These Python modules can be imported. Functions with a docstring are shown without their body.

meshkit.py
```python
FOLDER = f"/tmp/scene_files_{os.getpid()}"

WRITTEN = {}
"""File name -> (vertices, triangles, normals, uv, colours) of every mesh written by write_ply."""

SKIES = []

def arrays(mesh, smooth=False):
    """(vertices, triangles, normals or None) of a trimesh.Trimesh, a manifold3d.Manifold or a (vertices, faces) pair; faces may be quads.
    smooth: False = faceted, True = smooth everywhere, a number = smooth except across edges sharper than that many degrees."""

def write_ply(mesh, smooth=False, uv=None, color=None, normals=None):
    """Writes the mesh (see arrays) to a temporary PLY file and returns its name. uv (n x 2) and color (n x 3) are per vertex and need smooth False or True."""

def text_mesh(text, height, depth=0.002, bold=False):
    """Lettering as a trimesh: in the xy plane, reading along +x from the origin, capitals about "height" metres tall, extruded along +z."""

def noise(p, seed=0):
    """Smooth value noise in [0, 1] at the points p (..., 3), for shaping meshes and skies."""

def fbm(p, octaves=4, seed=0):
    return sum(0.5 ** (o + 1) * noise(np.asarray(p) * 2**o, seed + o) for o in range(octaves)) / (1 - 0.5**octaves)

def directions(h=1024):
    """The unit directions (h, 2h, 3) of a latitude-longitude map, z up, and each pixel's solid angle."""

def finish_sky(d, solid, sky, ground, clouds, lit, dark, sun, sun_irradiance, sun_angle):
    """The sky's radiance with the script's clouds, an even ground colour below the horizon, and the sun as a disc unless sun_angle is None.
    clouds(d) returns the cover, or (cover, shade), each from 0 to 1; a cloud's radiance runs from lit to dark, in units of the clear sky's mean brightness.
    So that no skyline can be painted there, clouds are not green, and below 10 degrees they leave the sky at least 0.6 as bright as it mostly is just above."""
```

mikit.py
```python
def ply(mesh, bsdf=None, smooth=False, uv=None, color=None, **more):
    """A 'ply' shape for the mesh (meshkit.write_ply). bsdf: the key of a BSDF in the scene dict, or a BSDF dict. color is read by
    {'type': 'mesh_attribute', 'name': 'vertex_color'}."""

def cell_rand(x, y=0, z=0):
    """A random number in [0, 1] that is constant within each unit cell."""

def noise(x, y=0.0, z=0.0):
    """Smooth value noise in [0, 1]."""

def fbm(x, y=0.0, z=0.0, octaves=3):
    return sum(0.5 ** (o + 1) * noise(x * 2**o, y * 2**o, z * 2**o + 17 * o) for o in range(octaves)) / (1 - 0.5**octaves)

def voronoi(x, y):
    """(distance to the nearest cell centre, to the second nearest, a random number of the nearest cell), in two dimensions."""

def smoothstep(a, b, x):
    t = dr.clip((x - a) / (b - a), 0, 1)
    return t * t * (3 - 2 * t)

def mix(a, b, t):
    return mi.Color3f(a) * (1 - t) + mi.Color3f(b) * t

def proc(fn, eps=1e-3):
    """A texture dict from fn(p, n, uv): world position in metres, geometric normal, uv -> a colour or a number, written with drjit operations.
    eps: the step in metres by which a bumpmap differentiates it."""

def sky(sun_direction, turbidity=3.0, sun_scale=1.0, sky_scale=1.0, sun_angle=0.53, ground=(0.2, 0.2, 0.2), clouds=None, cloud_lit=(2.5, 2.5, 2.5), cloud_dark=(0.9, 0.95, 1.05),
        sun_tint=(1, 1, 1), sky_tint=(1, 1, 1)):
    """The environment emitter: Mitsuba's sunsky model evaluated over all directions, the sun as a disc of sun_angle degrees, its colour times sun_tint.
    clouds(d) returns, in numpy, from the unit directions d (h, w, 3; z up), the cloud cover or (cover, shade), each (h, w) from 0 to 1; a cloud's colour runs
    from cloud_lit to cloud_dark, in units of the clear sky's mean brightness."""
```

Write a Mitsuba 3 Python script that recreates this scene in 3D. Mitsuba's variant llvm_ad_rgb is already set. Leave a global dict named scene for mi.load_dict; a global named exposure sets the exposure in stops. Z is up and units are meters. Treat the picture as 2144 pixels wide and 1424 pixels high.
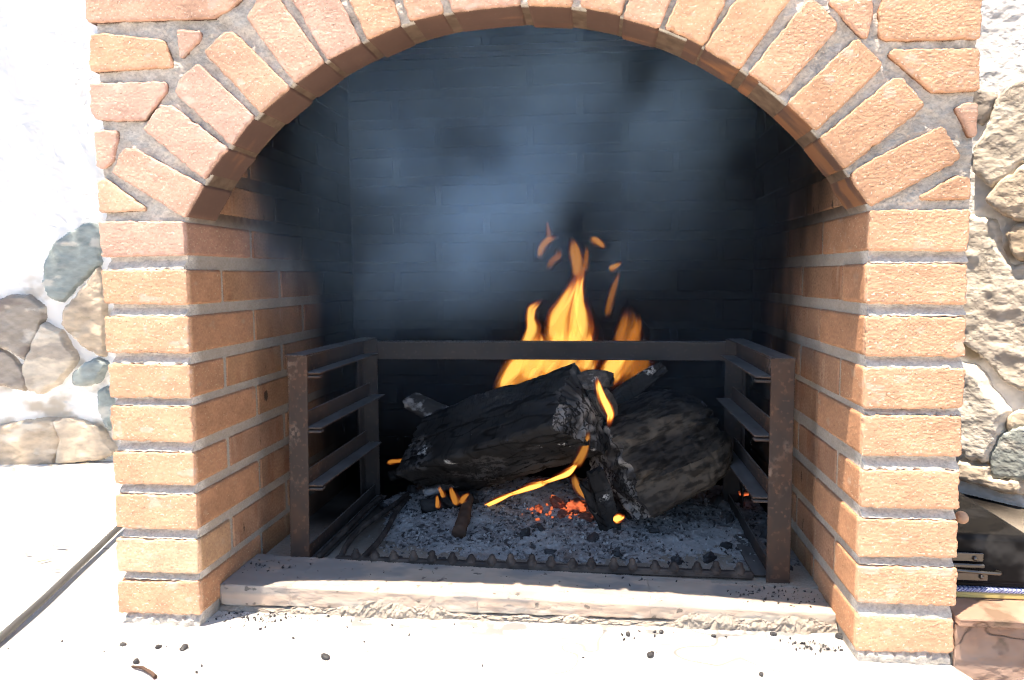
import math
import drjit as dr
import numpy as np
import trimesh
import manifold3d as m3
import mitsuba as mi
import mikit
from mikit import noise, fbm, voronoi, smoothstep, mix, cell_rand
from meshkit import noise as mnoise, fbm as mfbm
from scipy.spatial import Delaunay
from shapely import Polygon, Point, points as shp_points, contains, prepare

T = mi.ScalarTransform4f
scene, labels = {}, {}

# ------------------------------------------------------------------ camera, sky, sun, exposure
EYE = (0.1693, -1.3957, 0.7178)
scene['camera'] = {'type': 'perspective', 'fov': 68.838, 'fov_axis': 'x', 'near_clip': 0.02, 'far_clip': 2000.0,
                   'to_world': T().look_at(EYE, [0.053, -0.4062, 0.6319], [-0.0035, 0.0861, 0.9963])}
SUN = np.array([-1.127, -1.0, 6.8])
scene['sky'] = mikit.sky(tuple(SUN), turbidity=3, sky_tint=(1.06, 1.0, 0.94))
exposure = 3.22

# ------------------------------------------------------------------ surveyed outlines, millimetres in their own planes
LEFT_COLUMN = [[(-825,90),(-644,98),(-645,27),(-824,23)],[(-822,183),(-642,185),(-646,113),(-822,112)],[(-819,275),(-641,280),(-643,206),(-820,204)],[(-818,364),(-639,366),(-640,299),(-818,297)],[(-818,460),(-640,461),(-643,387),(-818,388)],[(-818,546),(-639,545),(-641,477),(-817,477)],[(-820,641),(-647,642),(-649,567),(-822,568)],[(-822,734),(-646,734),(-648,664),(-821,668)],[(-823,831),(-647,828),(-647,762),(-822,760)]]
RIGHT_COLUMN = [[(645,89),(813,88),(815,24),(644,19)],[(644,182),(815,184),(816,113),(647,112)],[(644,271),(813,273),(814,203),(647,199)],[(643,362),(811,365),(814,293),(645,292)],[(643,463),(811,463),(813,390),(645,388)],[(643,550),(813,548),(812,476),(645,474)],[(643,642),(810,639),(812,569),(642,570)],[(643,735),(808,732),(811,661),(644,664)],[(638,829),(809,827),(807,755),(640,758)]]
ARCH = [[(-789,925),(-772,959),(-758,972),(-739,971),(-601,899),(-615,881),(-638,837),(-649,840)],[(-719,1008),(-683,1053),(-658,1052),(-539,961),(-556,943),(-595,906)],[(-652,1078),(-629,1109),(-600,1128),(-485,1021),(-509,993),(-534,967)],[(-587,1148),(-544,1186),(-523,1183),(-414,1073),(-470,1023)],[(-499,1208),(-477,1240),(-457,1267),(-442,1258),(-430,1237),(-348,1122),(-377,1101),(-406,1081)],[(-431,1279),(-405,1232),(-343,1127),(-278,1161),(-313,1230),(-339,1286),(-369,1296)],[(-309,1262),(-297,1231),(-267,1166),(-201,1189),(-212,1227),(-218,1261),(-241,1288)],[(-203,1252),(-192,1222),(-185,1192),(-120,1211),(-126,1240),(-137,1283),(-177,1297)],[(-116,1248),(-103,1212),(-27,1217),(25,1219),(21,1249),(13,1308),(-110,1298)],[(38,1220),(120,1213),(124,1244),(125,1306),(34,1307)],[(135,1211),(205,1186),(215,1211),(226,1255),(154,1300)],[(210,1182),(268,1159),(278,1167),(293,1203),(322,1258),(263,1282),(226,1223)],[(282,1156),(315,1140),(352,1122),(390,1198),(410,1242),(346,1264),(310,1212)],[(353,1121),(383,1099),(415,1078),(496,1193),(507,1209),(476,1239),(441,1247),(405,1198)],[(425,1067),(450,1046),(476,1026),(485,1033),(576,1139),(578,1152),(540,1191),(526,1192)],[(496,1018),(608,1123),(614,1123),(654,1081),(651,1069),(554,974),(538,970)],[(556,958),(674,1056),(689,1055),(727,1010),(724,1002),(603,904),(596,907)],[(615,897),(644,917),(754,970),(762,966),(789,918),(787,912),(647,837),(637,843),(624,878)]]
SPANDREL = [[(-827,1293),(-825,1215),(-564,1211),(-529,1227),(-496,1255),(-486,1275)],[(-819,1191),(-791,1193),(-685,1178),(-667,1175),(-650,1123),(-822,1121),(-825,1135)],[(-641,1194),(-591,1189),(-593,1172),(-637,1136)],[(-826,1099),(-667,1097),(-667,1077),(-716,1025),(-780,1025),(-814,1029),(-827,1042)],[(-822,1006),(-773,1009),(-775,985),(-787,945),(-806,934),(-821,936)],[(-821,913),(-805,915),(-712,850),(-821,848)],[(557,1193),(635,1189),(637,1170),(630,1124),(620,1124)],[(646,1171),(652,1186),(652,1218),(814,1210),(813,1170),(813,1115),(662,1118),(648,1125)],[(662,1097),(673,1103),(808,1099),(813,1088),(815,1029),(739,1028)],[(777,1002),(789,1007),(814,1007),(817,978),(815,953),(804,950)],[(712,845),(786,888),(807,880),(808,845),(759,844)]]
LEFT_STONES = [[(66,779),(101,843),(166,894),(237,925),(268,909),(265,778),(195,715),(120,635),(66,652),(56,708)],[(-192,622),(-121,629),(-74,649),(-4,648),(39,608),(42,564),(2,483),(-34,411),(-86,452),(-132,465),(-202,470)],[(48,539),(105,515),(156,409),(87,320),(13,280),(-25,301),(-28,379),(13,475)],[(-203,441),(-133,450),(-81,412),(-38,346),(-43,289),(-110,310),(-211,324)],[(179,643),(226,707),(265,754),(275,642),(271,570),(259,416),(182,473),(122,539),(134,611)],[(151,344),(193,384),(241,408),(271,375),(229,318),(157,307)],[(238,277),(271,293),(286,202),(266,128),(241,186)],[(-231,136),(-152,143),(-9,166),(62,169),(81,90),(53,3),(-162,-12),(-241,-14)],[(74,164),(110,170),(227,137),(286,45),(220,13),(69,5),(93,90)]]
RIGHT_STONES = [[(-16,1232),(39,1191),(28,1164),(6,1130),(-17,1147)],[(47,1172),(104,1222),(184,1220),(193,1022),(114,1003),(86,976),(45,955),(1,1000),(1,1058),(30,1121)],[(41,916),(77,964),(122,988),(194,1003),(202,855),(121,857),(73,879)],[(-23,818),(-13,866),(46,856),(61,789),(88,733),(128,728),(207,751),(223,428),(143,410),(102,426),(68,462),(34,489),(-19,530),(-22,597)],[(93,821),(122,844),(181,841),(185,760),(126,753),(101,787)],[(-25,452),(19,448),(63,391),(106,336),(93,273),(64,196),(22,197),(-24,233),(-31,397)],[(112,321),(138,339),(227,351),(228,324),(148,307),(118,286)],[(80,202),(102,267),(148,300),(228,318),(235,175),(154,166),(86,157)],[(-3,173),(73,179),(83,143),(154,154),(156,125),(-1,127)]]
FLAMES = {'t1':[(-52.2,860,481.2,np.float64(14.6)),(-40.3,860,516.3,np.float64(20.3)),(-27.0,860,557.1,np.float64(20.3)),(-34.2,860,589.1,np.float64(14.5)),(-32.6,860,613.7,np.float64(14.5)),(-18.0,860,632.5,np.float64(8.7)),(2.3,860,645.4,np.float64(2.9))],'t2':[(72.8,860,489.1,np.float64(23.1)),(67.1,860,516.7,np.float64(28.9)),(58.4,860,551.5,np.float64(36.1)),(55.6,860,586.2,np.float64(33.2)),(67.1,860,626.5,np.float64(24.5)),(80.1,860,662.4,np.float64(17.2)),(94.4,860,698.1,np.float64(11.5)),(105.7,860,732.3,np.float64(5.7))],'t3':[(110.3,860,489.3,np.float64(26.0)),(116.0,860,516.9,np.float64(30.3)),(121.7,860,554.5,np.float64(31.7)),(118.8,860,597.7,np.float64(25.9)),(110.1,860,640.8,np.float64(20.1)),(108.6,860,683.8,np.float64(15.8)),(112.9,860,719.4,np.float64(12.9)),(121.4,860,762.0,np.float64(7.1))],'t4':[(85.8,860,481.9,np.float64(11.6)),(90.1,860,516.8,np.float64(13.0)),(94.4,860,568.9,np.float64(14.4)),(98.7,860,626.5,np.float64(12.9)),(105.8,860,683.8,np.float64(11.5)),(115.7,860,732.2,np.float64(5.7))],'t5':[(105.8,860,698.1,np.float64(11.5)),(110.0,860,733.7,np.float64(18.6)),(107.1,860,762.2,np.float64(20.0)),(98.6,860,789.2,np.float64(18.6)),(90.0,860,812.0,np.float64(11.4)),(81.5,860,831.9,np.float64(4.3))],'t6':[(124.3,860,723.6,np.float64(5.7)),(129.9,860,752.0,np.float64(8.6)),(131.3,860,780.4,np.float64(7.1)),(125.5,860,808.8,np.float64(2.8))],'m1':[(81.1,870,429.7,np.float64(66.9)),(84.0,870,488.2,np.float64(69.7)),(85.4,870,539.2,np.float64(66.7)),(86.9,870,585.6,np.float64(55.0)),(92.6,870,637.6,np.float64(34.6)),(101.2,870,689.4,np.float64(21.6)),(108.3,870,740.9,np.float64(11.5))],'m2':[(-154.8,880,326.3,np.float64(14.8)),(-102.2,880,371.8,np.float64(44.4)),(-50.0,880,412.5,np.float64(64.8)),(9.0,880,438.2,np.float64(73.3)),(74.9,880,450.4,np.float64(70.1)),(140.3,880,450.9,np.float64(52.4)),(190.9,880,436.6,np.float64(20.3))],'m3':[(212.8,880,375.3,np.float64(34.9)),(241.3,880,429.7,np.float64(46.4)),(262.4,880,480.8,np.float64(43.4)),(264.9,880,531.6,np.float64(40.4)),(258.9,880,582.2,np.float64(25.9)),(250.1,880,625.4,np.float64(8.6))],'b1':[(-135.5,860,350.7,np.float64(7.3)),(-105.6,860,395.5,np.float64(22.0)),(-72.9,860,437.0,np.float64(29.2)),(-56.6,860,469.4,np.float64(26.2)),(-44.7,860,513.4,np.float64(17.4)),(-37.3,860,539.6,np.float64(7.3))],'b2':[(-40.9,860,378.4,np.float64(29.2)),(-23.1,860,430.1,np.float64(39.3)),(-11.3,860,469.7,np.float64(34.9)),(-14.1,860,516.4,np.float64(21.8)),(-22.7,860,554.2,np.float64(8.7))],'b3':[(11.8,860,393.7,np.float64(34.9)),(29.4,860,449.5,np.float64(40.6)),(41.0,860,489.0,np.float64(33.3)),(49.8,860,539.9,np.float64(18.8)),(52.7,860,568.8,np.float64(7.2))],'b4':[(75.7,860,409.0,np.float64(34.8)),(87.3,860,464.5,np.float64(37.6)),(95.9,860,511.0,np.float64(31.8)),(100.2,860,554.4,np.float64(23.1)),(101.6,860,597.7,np.float64(8.6))],'b5':[(127.7,860,416.8,np.float64(28.9)),(139.1,860,467.7,np.float64(26.0)),(136.1,860,517.0,np.float64(18.7)),(130.3,860,554.5,np.float64(7.2))],'r1':[(193.9,860,373.7,np.float64(20.2)),(216.4,860,432.0,np.float64(31.7)),(236.1,860,472.7,np.float64(25.8)),(255.8,860,504.5,np.float64(17.2)),(269.7,860,533.3,np.float64(7.1))],'r2':[(230.9,860,395.9,np.float64(13.0)),(259.0,860,457.0,np.float64(21.5)),(278.5,860,494.5,np.float64(15.7)),(291.0,860,526.2,np.float64(7.1))],'r3':[(227.4,860,508.7,np.float64(11.5)),(235.7,860,540.3,np.float64(15.7)),(242.6,860,576.2,np.float64(12.9)),(249.4,860,623.3,np.float64(4.3))],'r4':[(258.6,860,504.5,np.float64(12.9)),(276.8,860,537.6,np.float64(17.1)),(285.0,860,566.2,np.float64(12.8)),(281.9,860,604.8,np.float64(4.3))],'r6':[(290.6,860,396.5,np.float64(28.7)),(298.7,860,439.9,np.float64(34.4)),(298.4,860,475.9,np.float64(25.7)),(289.7,860,504.6,np.float64(11.4))],'w1':[(192.9,860,586.2,np.float64(5.7)),(199.9,860,623.4,np.float64(10.0)),(211.0,860,669.0,np.float64(10.0)),(222.1,860,708.8,np.float64(5.7)),(229.0,860,731.4,np.float64(2.8))],'c1':[(-8.9,860,766.1,np.float64(5.7)),(-4.5,860,790.3,np.float64(10.0)),(8.5,860,812.9,np.float64(11.5)),(25.8,860,826.9,np.float64(8.6)),(47.2,860,833.8,np.float64(4.3))],'c2':[(18.6,860,815.7,np.float64(5.7)),(20.1,860,838.4,np.float64(8.6)),(14.4,860,866.8,np.float64(4.3)),(11.6,860,881.0,np.float64(1.4))],'c3':[(15.5,860,733.0,np.float64(7.2)),(29.9,860,758.6,np.float64(10.0)),(47.2,860,775.5,np.float64(11.5)),(41.5,860,801.2,np.float64(5.7))],'topright':[(138.3,860,825.6,np.float64(5.7)),(156.7,860,816.9,np.float64(11.4)),(175.1,860,805.4,np.float64(8.5)),(187.8,860,796.8,np.float64(2.8))],'spark':[(196.6,860,730.2,np.float64(4.3)),(209.2,860,737.2,np.float64(10.0)),(223.3,860,747.0,np.float64(7.1)),(235.8,860,758.2,np.float64(2.8))],'logend':[(161.2,440,471.9,np.float64(2.4)),(165.9,440,443.5,np.float64(7.1)),(175.4,440,415.0,np.float64(9.4)),(188.3,440,390.2,np.float64(10.6)),(195.4,440,372.4,np.float64(9.4)),(194.3,440,358.1,np.float64(7.1)),(192.1,440,340.1,np.float64(2.4))],'midwisp':[(140.1,460,331.5,np.float64(4.8)),(135.4,460,301.0,np.float64(8.4)),(124.7,460,270.3,np.float64(12.0)),(115.1,460,248.0,np.float64(12.0)),(107.9,460,233.1,np.float64(6.0))],'under':[(116.0,470,248.0,np.float64(3.6)),(103.6,480,230.3,np.float64(6.1)),(86.1,490,212.3,np.float64(9.8)),(58.9,515,192.3,np.float64(7.5)),(25.8,540,171.7,np.float64(5.1)),(-0.9,555,157.7,np.float64(2.6))],'under2':[(41.7,530,183.9,np.float64(3.8)),(12.3,550,165.9,np.float64(8.9)),(-12.1,565,153.2,np.float64(10.3)),(-39.5,580,137.6,np.float64(7.8)),(-68.1,600,120.3,np.float64(5.3)),(-92.0,610,107.2,np.float64(2.6))],'under3':[(-51.1,590,130.4,np.float64(2.6)),(-82.0,605,114.4,np.float64(5.3)),(-113.5,620,95.4,np.float64(8.0)),(-140.1,635,76.3,np.float64(8.1)),(-160.9,645,58.8,np.float64(4.1))],'plank':[(103.1,460,223.2,np.float64(3.6)),(107.9,460,196.2,np.float64(8.4)),(118.8,460,175.6,np.float64(9.7)),(142.7,470,154.7,np.float64(10.9)),(166.8,480,135.0,np.float64(11.0)),(181.5,490,119.8,np.float64(3.7))],'foot':[(207.3,500,82.1,np.float64(4.9)),(217.0,500,90.0,np.float64(11.1)),(225.5,500,97.8,np.float64(11.1)),(230.3,500,106.8,np.float64(3.7))],'smalla':[(-266.1,555,85.5,np.float64(5.1)),(-264.5,555,100.2,np.float64(7.7)),(-266.9,555,117.4,np.float64(5.1)),(-269.5,555,125.3,np.float64(1.9))],'smallb':[(-248.5,555,115.3,np.float64(3.9)),(-250.9,555,128.5,np.float64(7.7)),(-258.6,555,141.5,np.float64(6.2)),(-263.8,555,149.3,np.float64(2.6))],'smallc':[(-206.5,555,97.9,np.float64(5.1)),(-212.9,555,111.0,np.float64(12.7)),(-220.6,555,126.7,np.float64(11.3)),(-228.3,555,142.3,np.float64(6.2)),(-229.5,555,150.2,np.float64(2.6))],'smalld':[(-197.3,555,99.5,np.float64(5.1)),(-194.5,555,112.9,np.float64(8.9)),(-185.2,555,126.3,np.float64(5.0)),(-177.2,555,133.2,np.float64(1.9))],'smallf':[(-196.9,550,57.4,np.float64(2.6)),(-192.8,550,66.8,np.float64(6.5)),(-186.2,550,76.3,np.float64(3.9))],'lefta':[(-475.8,800,139.7,np.float64(4.4)),(-463.5,800,148.9,np.float64(7.3)),(-440.9,800,152.4,np.float64(5.9)),(-421.3,800,155.8,np.float64(5.9)),(-415.4,800,153.0,np.float64(2.9))],'leftb':[(-405.8,790,130.5,np.float64(4.4)),(-402.6,790,141.0,np.float64(8.7)),(-402.4,790,151.4,np.float64(4.4))],'leftc':[(-416.4,790,119.8,np.float64(4.4)),(-398.5,790,118.8,np.float64(8.7)),(-383.8,790,110.2,np.float64(5.8)),(-371.9,790,107.6,np.float64(2.9))]}
CRUMBS = [(-690,-145,10),(-668,-146,6),(-629,-88,12),(-681,-88,9),(-756,-86,8),(-342,-93,12),(-801,-48,5),(-776,-115,4),(-522,-39,4),(267,-20,11),(279,-8,5),(228,59,8),(295,76,8),(460,-68,7),(397,70,7),(421,71,6),(644,90,12),(516,89,9),(-886,-86,6),(-970,-124,7),(-43,-90,4),(-174,-91,4),(-595,-70,7),(-518,6,6),(-506,20,6),(-1466,729,5),(-1475,748,4)]
LEAVES = [(-1801,1217,45,60,0),(-2006,1092,55,20,0),(-2021,1132,50,-15,0),(-1917,1199,40,5,0),(-1499,796,40,30,0),(-1222,295,48,35,0),(-1146,235,40,15,0),(-1245,379,50,10,0),(-1300,329,35,8,0)]


# ------------------------------------------------------------------ helpers
RNG = np.random.default_rng(7)
counts = {}


def numbered(key):
    n = counts.get(key, 0)
    counts[key] = n + 1
    return key if n == 0 else f'{key}_{n:03d}'


def put(key, mesh, bsdf, smooth=False, uv=None, **more):
    key = numbered(key)
    scene[key] = mikit.ply(mesh, bsdf, smooth=smooth, uv=uv, **more)
    return key


def tag(key, label=None, category=None, group=None, kind=None):
    d = {}
    for k, v in (('label', label), ('category', category), ('group', group), ('kind', kind)):
        if v:
            d[k] = v
    labels[key] = d
    return key


def tri(v, f):
    return trimesh.Trimesh(np.asarray(v, float), np.asarray(f, int), process=False)


def rbox(size, r, jit=0.0, rng=RNG):
    """A chamfered box centred on the origin, its corners a little uneven."""
    h = np.asarray(size, float) / 2
    pts = []
    for sx in (-1, 1):
        for sy in (-1, 1):
            for sz in (-1, 1):
                c = np.array([sx, sy, sz]) * h + (rng.random(3) - .5) * 2 * jit
                for k in range(3):
                    o = -np.array([sx, sy, sz]) * r
                    o[k] = 0
                    pts.append(c + o)
    return trimesh.convex.convex_hull(np.array(pts))


def hull(pts, r, res=3):
    """Hull of small spheres: a rounded solid."""
    s = trimesh.creation.icosphere(res - 1, r).vertices
    return trimesh.convex.convex_hull(np.vstack([s + np.asarray(p, float) for p in pts]))


def outline(poly, step, rad):
    p = Polygon(poly)
    p = p.buffer(-rad).buffer(rad, quad_segs=4)
    if p.geom_type != 'Polygon':
        p = max(p.geoms, key=lambda g: g.area)
    ring = p.exterior
    n = max(24, int(ring.length / step))
    pts = np.array([ring.interpolate(i / n, normalized=True).coords[0] for i in range(n)])
    if Polygon(pts).exterior.is_ccw is False:
        pts = pts[::-1]
    return pts


def slab(poly, frame, depth, step=.004, rad=.006, chip=.0012, bev=.003, rough=.0008, seed=0, dome=0.0, rings=(.22, .45, .7, .88), scale=1.0):
    """A stone or brick from its face outline: uneven edge, worn bevel, slightly uneven face. frame = (origin, right, up, outward)."""
    O, eu, ev, n = [np.asarray(a, float) for a in frame]
    pts = outline(np.asarray(poly, float), step, rad)
    N = len(pts)
    tang = np.roll(pts, -1, 0) - np.roll(pts, 1, 0)
    tang /= np.linalg.norm(tang, axis=1, keepdims=True) + 1e-9
    inn = np.stack([-tang[:, 1], tang[:, 0]], 1)
    q = np.c_[pts * 1000 / scale, np.full(N, seed * 7.3)]
    j = (mfbm(q / 9., 3, seed) - .5) * 2 * chip * 1.6 + (mnoise(q / 2.6, seed + 3) - .5) * chip * 1.3
    deep = np.clip(mnoise(q / 14. + 50, seed + 9) - .72, 0, 1) * chip * 9
    edge = pts + inn * (j + deep)[:, None]
    c = pts.mean(0)
    lay = [(pts, -depth), (pts, -min(.012, depth * .6)), (edge, -bev * 1.1), (edge + inn * bev * .55, -bev * .28), (edge + inn * bev * 1.5, 0.0)]
    for t in rings:
        lay.append((pts + inn * bev * 1.5 * (1 - t) + (c - pts) * t, dome * (1 - (1 - t) ** 2)))
    v, f = [], []
    for k, (p, h) in enumerate(lay):
        hh = np.full(N, h)
        if k >= 3:
            hh = hh + (mfbm(np.c_[p * 1000 / scale / 11., np.full(N, seed * 3.1)], 3, seed) - .5) * 2 * rough * (1 if k > 3 else .6)
        v.append(O + p[:, :1] * eu + p[:, 1:] * ev + hh[:, None] * n)
        if k:
            a = np.arange(N) + (k - 1) * N
            b = np.roll(np.arange(N), -1) + (k - 1) * N
            f += [np.stack([a, b, b + N], 1), np.stack([a, b + N, a + N], 1)]
    v.append((O + c[0] * eu + c[1] * ev + dome * n)[None])
    k = len(lay) - 1
    a, b = np.arange(N) + k * N, np.roll(np.arange(N), -1) + k * N
    f.append(np.stack([a, b, np.full(N, (k + 1) * N)], 1))
    m = tri(np.vstack(v), np.vstack(f))
    if np.dot(np.cross(eu, ev), n) < 0:
        m.faces = m.faces[:, ::-1]
    return m


def sheet(poly, holes, res, height, depth, frame, seed=0):
    """A rough plate with a displaced face (height(points) above the frame's plane, along its outward axis) and edge walls going back by depth."""
    O, eu, ev, n = [np.asarray(a, float) for a in frame]
    P = Polygon(poly, holes)
    rng = np.random.default_rng(seed)
    x0, y0, x1, y1 = P.bounds
    gx, gy = np.meshgrid(np.arange(x0, x1, res), np.arange(y0, y1, res))
    g = np.c_[gx.ravel(), gy.ravel()] + (rng.random((gx.size, 2)) - .5) * res * .5
    inner = P.buffer(-res * .6)
    prepare(inner)
    g = g[contains(inner, shp_points(g))]
    rim = []
    for r in [P.exterior, *P.interiors]:
        k = max(8, int(r.length / res))
        rim += [r.interpolate(i / k, normalized=True).coords[0] for i in range(k)] + list(r.coords[:-1])
    p = np.vstack([g, np.array(rim)])
    p = np.unique(np.round(p, 6), axis=0)
    d = Delaunay(p).simplices
    c = p[d].mean(1)
    cross2 = lambda t: (t[:, 1, 0] - t[:, 0, 0]) * (t[:, 2, 1] - t[:, 0, 1]) - (t[:, 1, 1] - t[:, 0, 1]) * (t[:, 2, 0] - t[:, 0, 0])
    area = np.abs(cross2(p[d]))
    big = P.buffer(1e-5)
    prepare(big)
    d = d[contains(big, shp_points(c)) & (area > 1e-10)]
    a = p[d]
    flip = cross2(a) < 0
    d[flip] = d[flip][:, ::-1]
    h = height(p)
    front = O + p[:, :1] * eu + p[:, 1:] * ev + h[:, None] * n
    back = O + p[:, :1] * eu + p[:, 1:] * ev - depth * n
    e = np.vstack([d[:, [0, 1]], d[:, [1, 2]], d[:, [2, 0]]])
    es = {tuple(x) for x in e.tolist()}
    rimE = np.array([x for x in es if (x[1], x[0]) not in es])
    N = len(p)
    w = np.vstack([np.stack([rimE[:, 1], rimE[:, 0], rimE[:, 0] + N], 1), np.stack([rimE[:, 1], rimE[:, 0] + N, rimE[:, 1] + N], 1)])
    f = np.vstack([d, w])
    if np.dot(np.cross(eu, ev), n) < 0:
        f = f[:, ::-1]
    return tri(np.vstack([front, back]), f)


def sweep(path, radius, seg=10, seed=0, rough=0.0):
    """A bar or stick along the points, radius a number or one per point."""
    path = np.asarray(path, float)
    n = len(path)
    r = np.broadcast_to(np.asarray(radius, float), n)
    t = np.gradient(path, axis=0)
    t /= np.linalg.norm(t, axis=1, keepdims=True)
    up = np.array([0, 0, 1.0]) if abs(t[:, 2]).mean() < .8 else np.array([1.0, 0, 0])
    v = []
    for i in range(n):
        a = np.cross(t[i], up)
        a /= np.linalg.norm(a)
        b = np.cross(a, t[i])
        ang = np.arange(seg) * 2 * np.pi / seg
        ring = path[i] + r[i] * (np.cos(ang)[:, None] * a + np.sin(ang)[:, None] * b)
        if rough:
            ring += (ring - path[i]) * ((mfbm(ring * 90, 3, seed) - .5) * rough)[:, None]
        v.append(ring)
    v = np.vstack([*v, path[:1], path[-1:]])
    f = []
    for i in range(n - 1):
        for k in range(seg):
            a, b = i * seg + k, i * seg + (k + 1) % seg
            f += [[a, a + seg, b], [b, a + seg, b + seg]]
    for k in range(seg):
        f += [[n * seg, k, (k + 1) % seg], [n * seg + 1, (n - 1) * seg + (k + 1) % seg, (n - 1) * seg + k]]
    m = tri(v, f)
    if m.volume < 0:
        m.faces = m.faces[:, ::-1]
    return m


def placed(mesh, loc=(0, 0, 0), rot=None):
    m = mesh.copy()
    if rot is not None:
        m.apply_transform(trimesh.transformations.euler_matrix(*rot))
    m.apply_translation(loc)
    return m


def cat(*ms):
    return trimesh.util.concatenate(list(ms))


def const_uv(mesh, u, v):
    return np.tile([[float(u), float(v)]], (len(mesh.vertices), 1))


# ------------------------------------------------------------------ materials
def bsdf(key, color, rough=.85, bump=None, scale=1.0, eps=6e-4, two=True, spec=.3, **more):
    base = {'type': 'principled', 'base_color': mikit.proc(color) if callable(color) else {'type': 'rgb', 'value': list(color)},
            'roughness': rough, 'specular': spec, **more}
    if bump:
        base = {'type': 'bumpmap', 'arbitrary': mikit.proc(bump, eps=eps), 'scale': scale, 'bsdf': base}
    scene[key] = {'type': 'twosided', 'inner': base} if two else base


def soot_amount(p):
    """Where smoke has blackened the masonry: deeper inside and higher up, in streaks."""
    w = fbm(p.x * 5, p.y * 5, p.z * 2.2, 3)
    inside = smoothstep(.20, .82, p.y + (w - .5) * .5 + .26 * smoothstep(.55, 1.0, p.z))
    return inside


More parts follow.
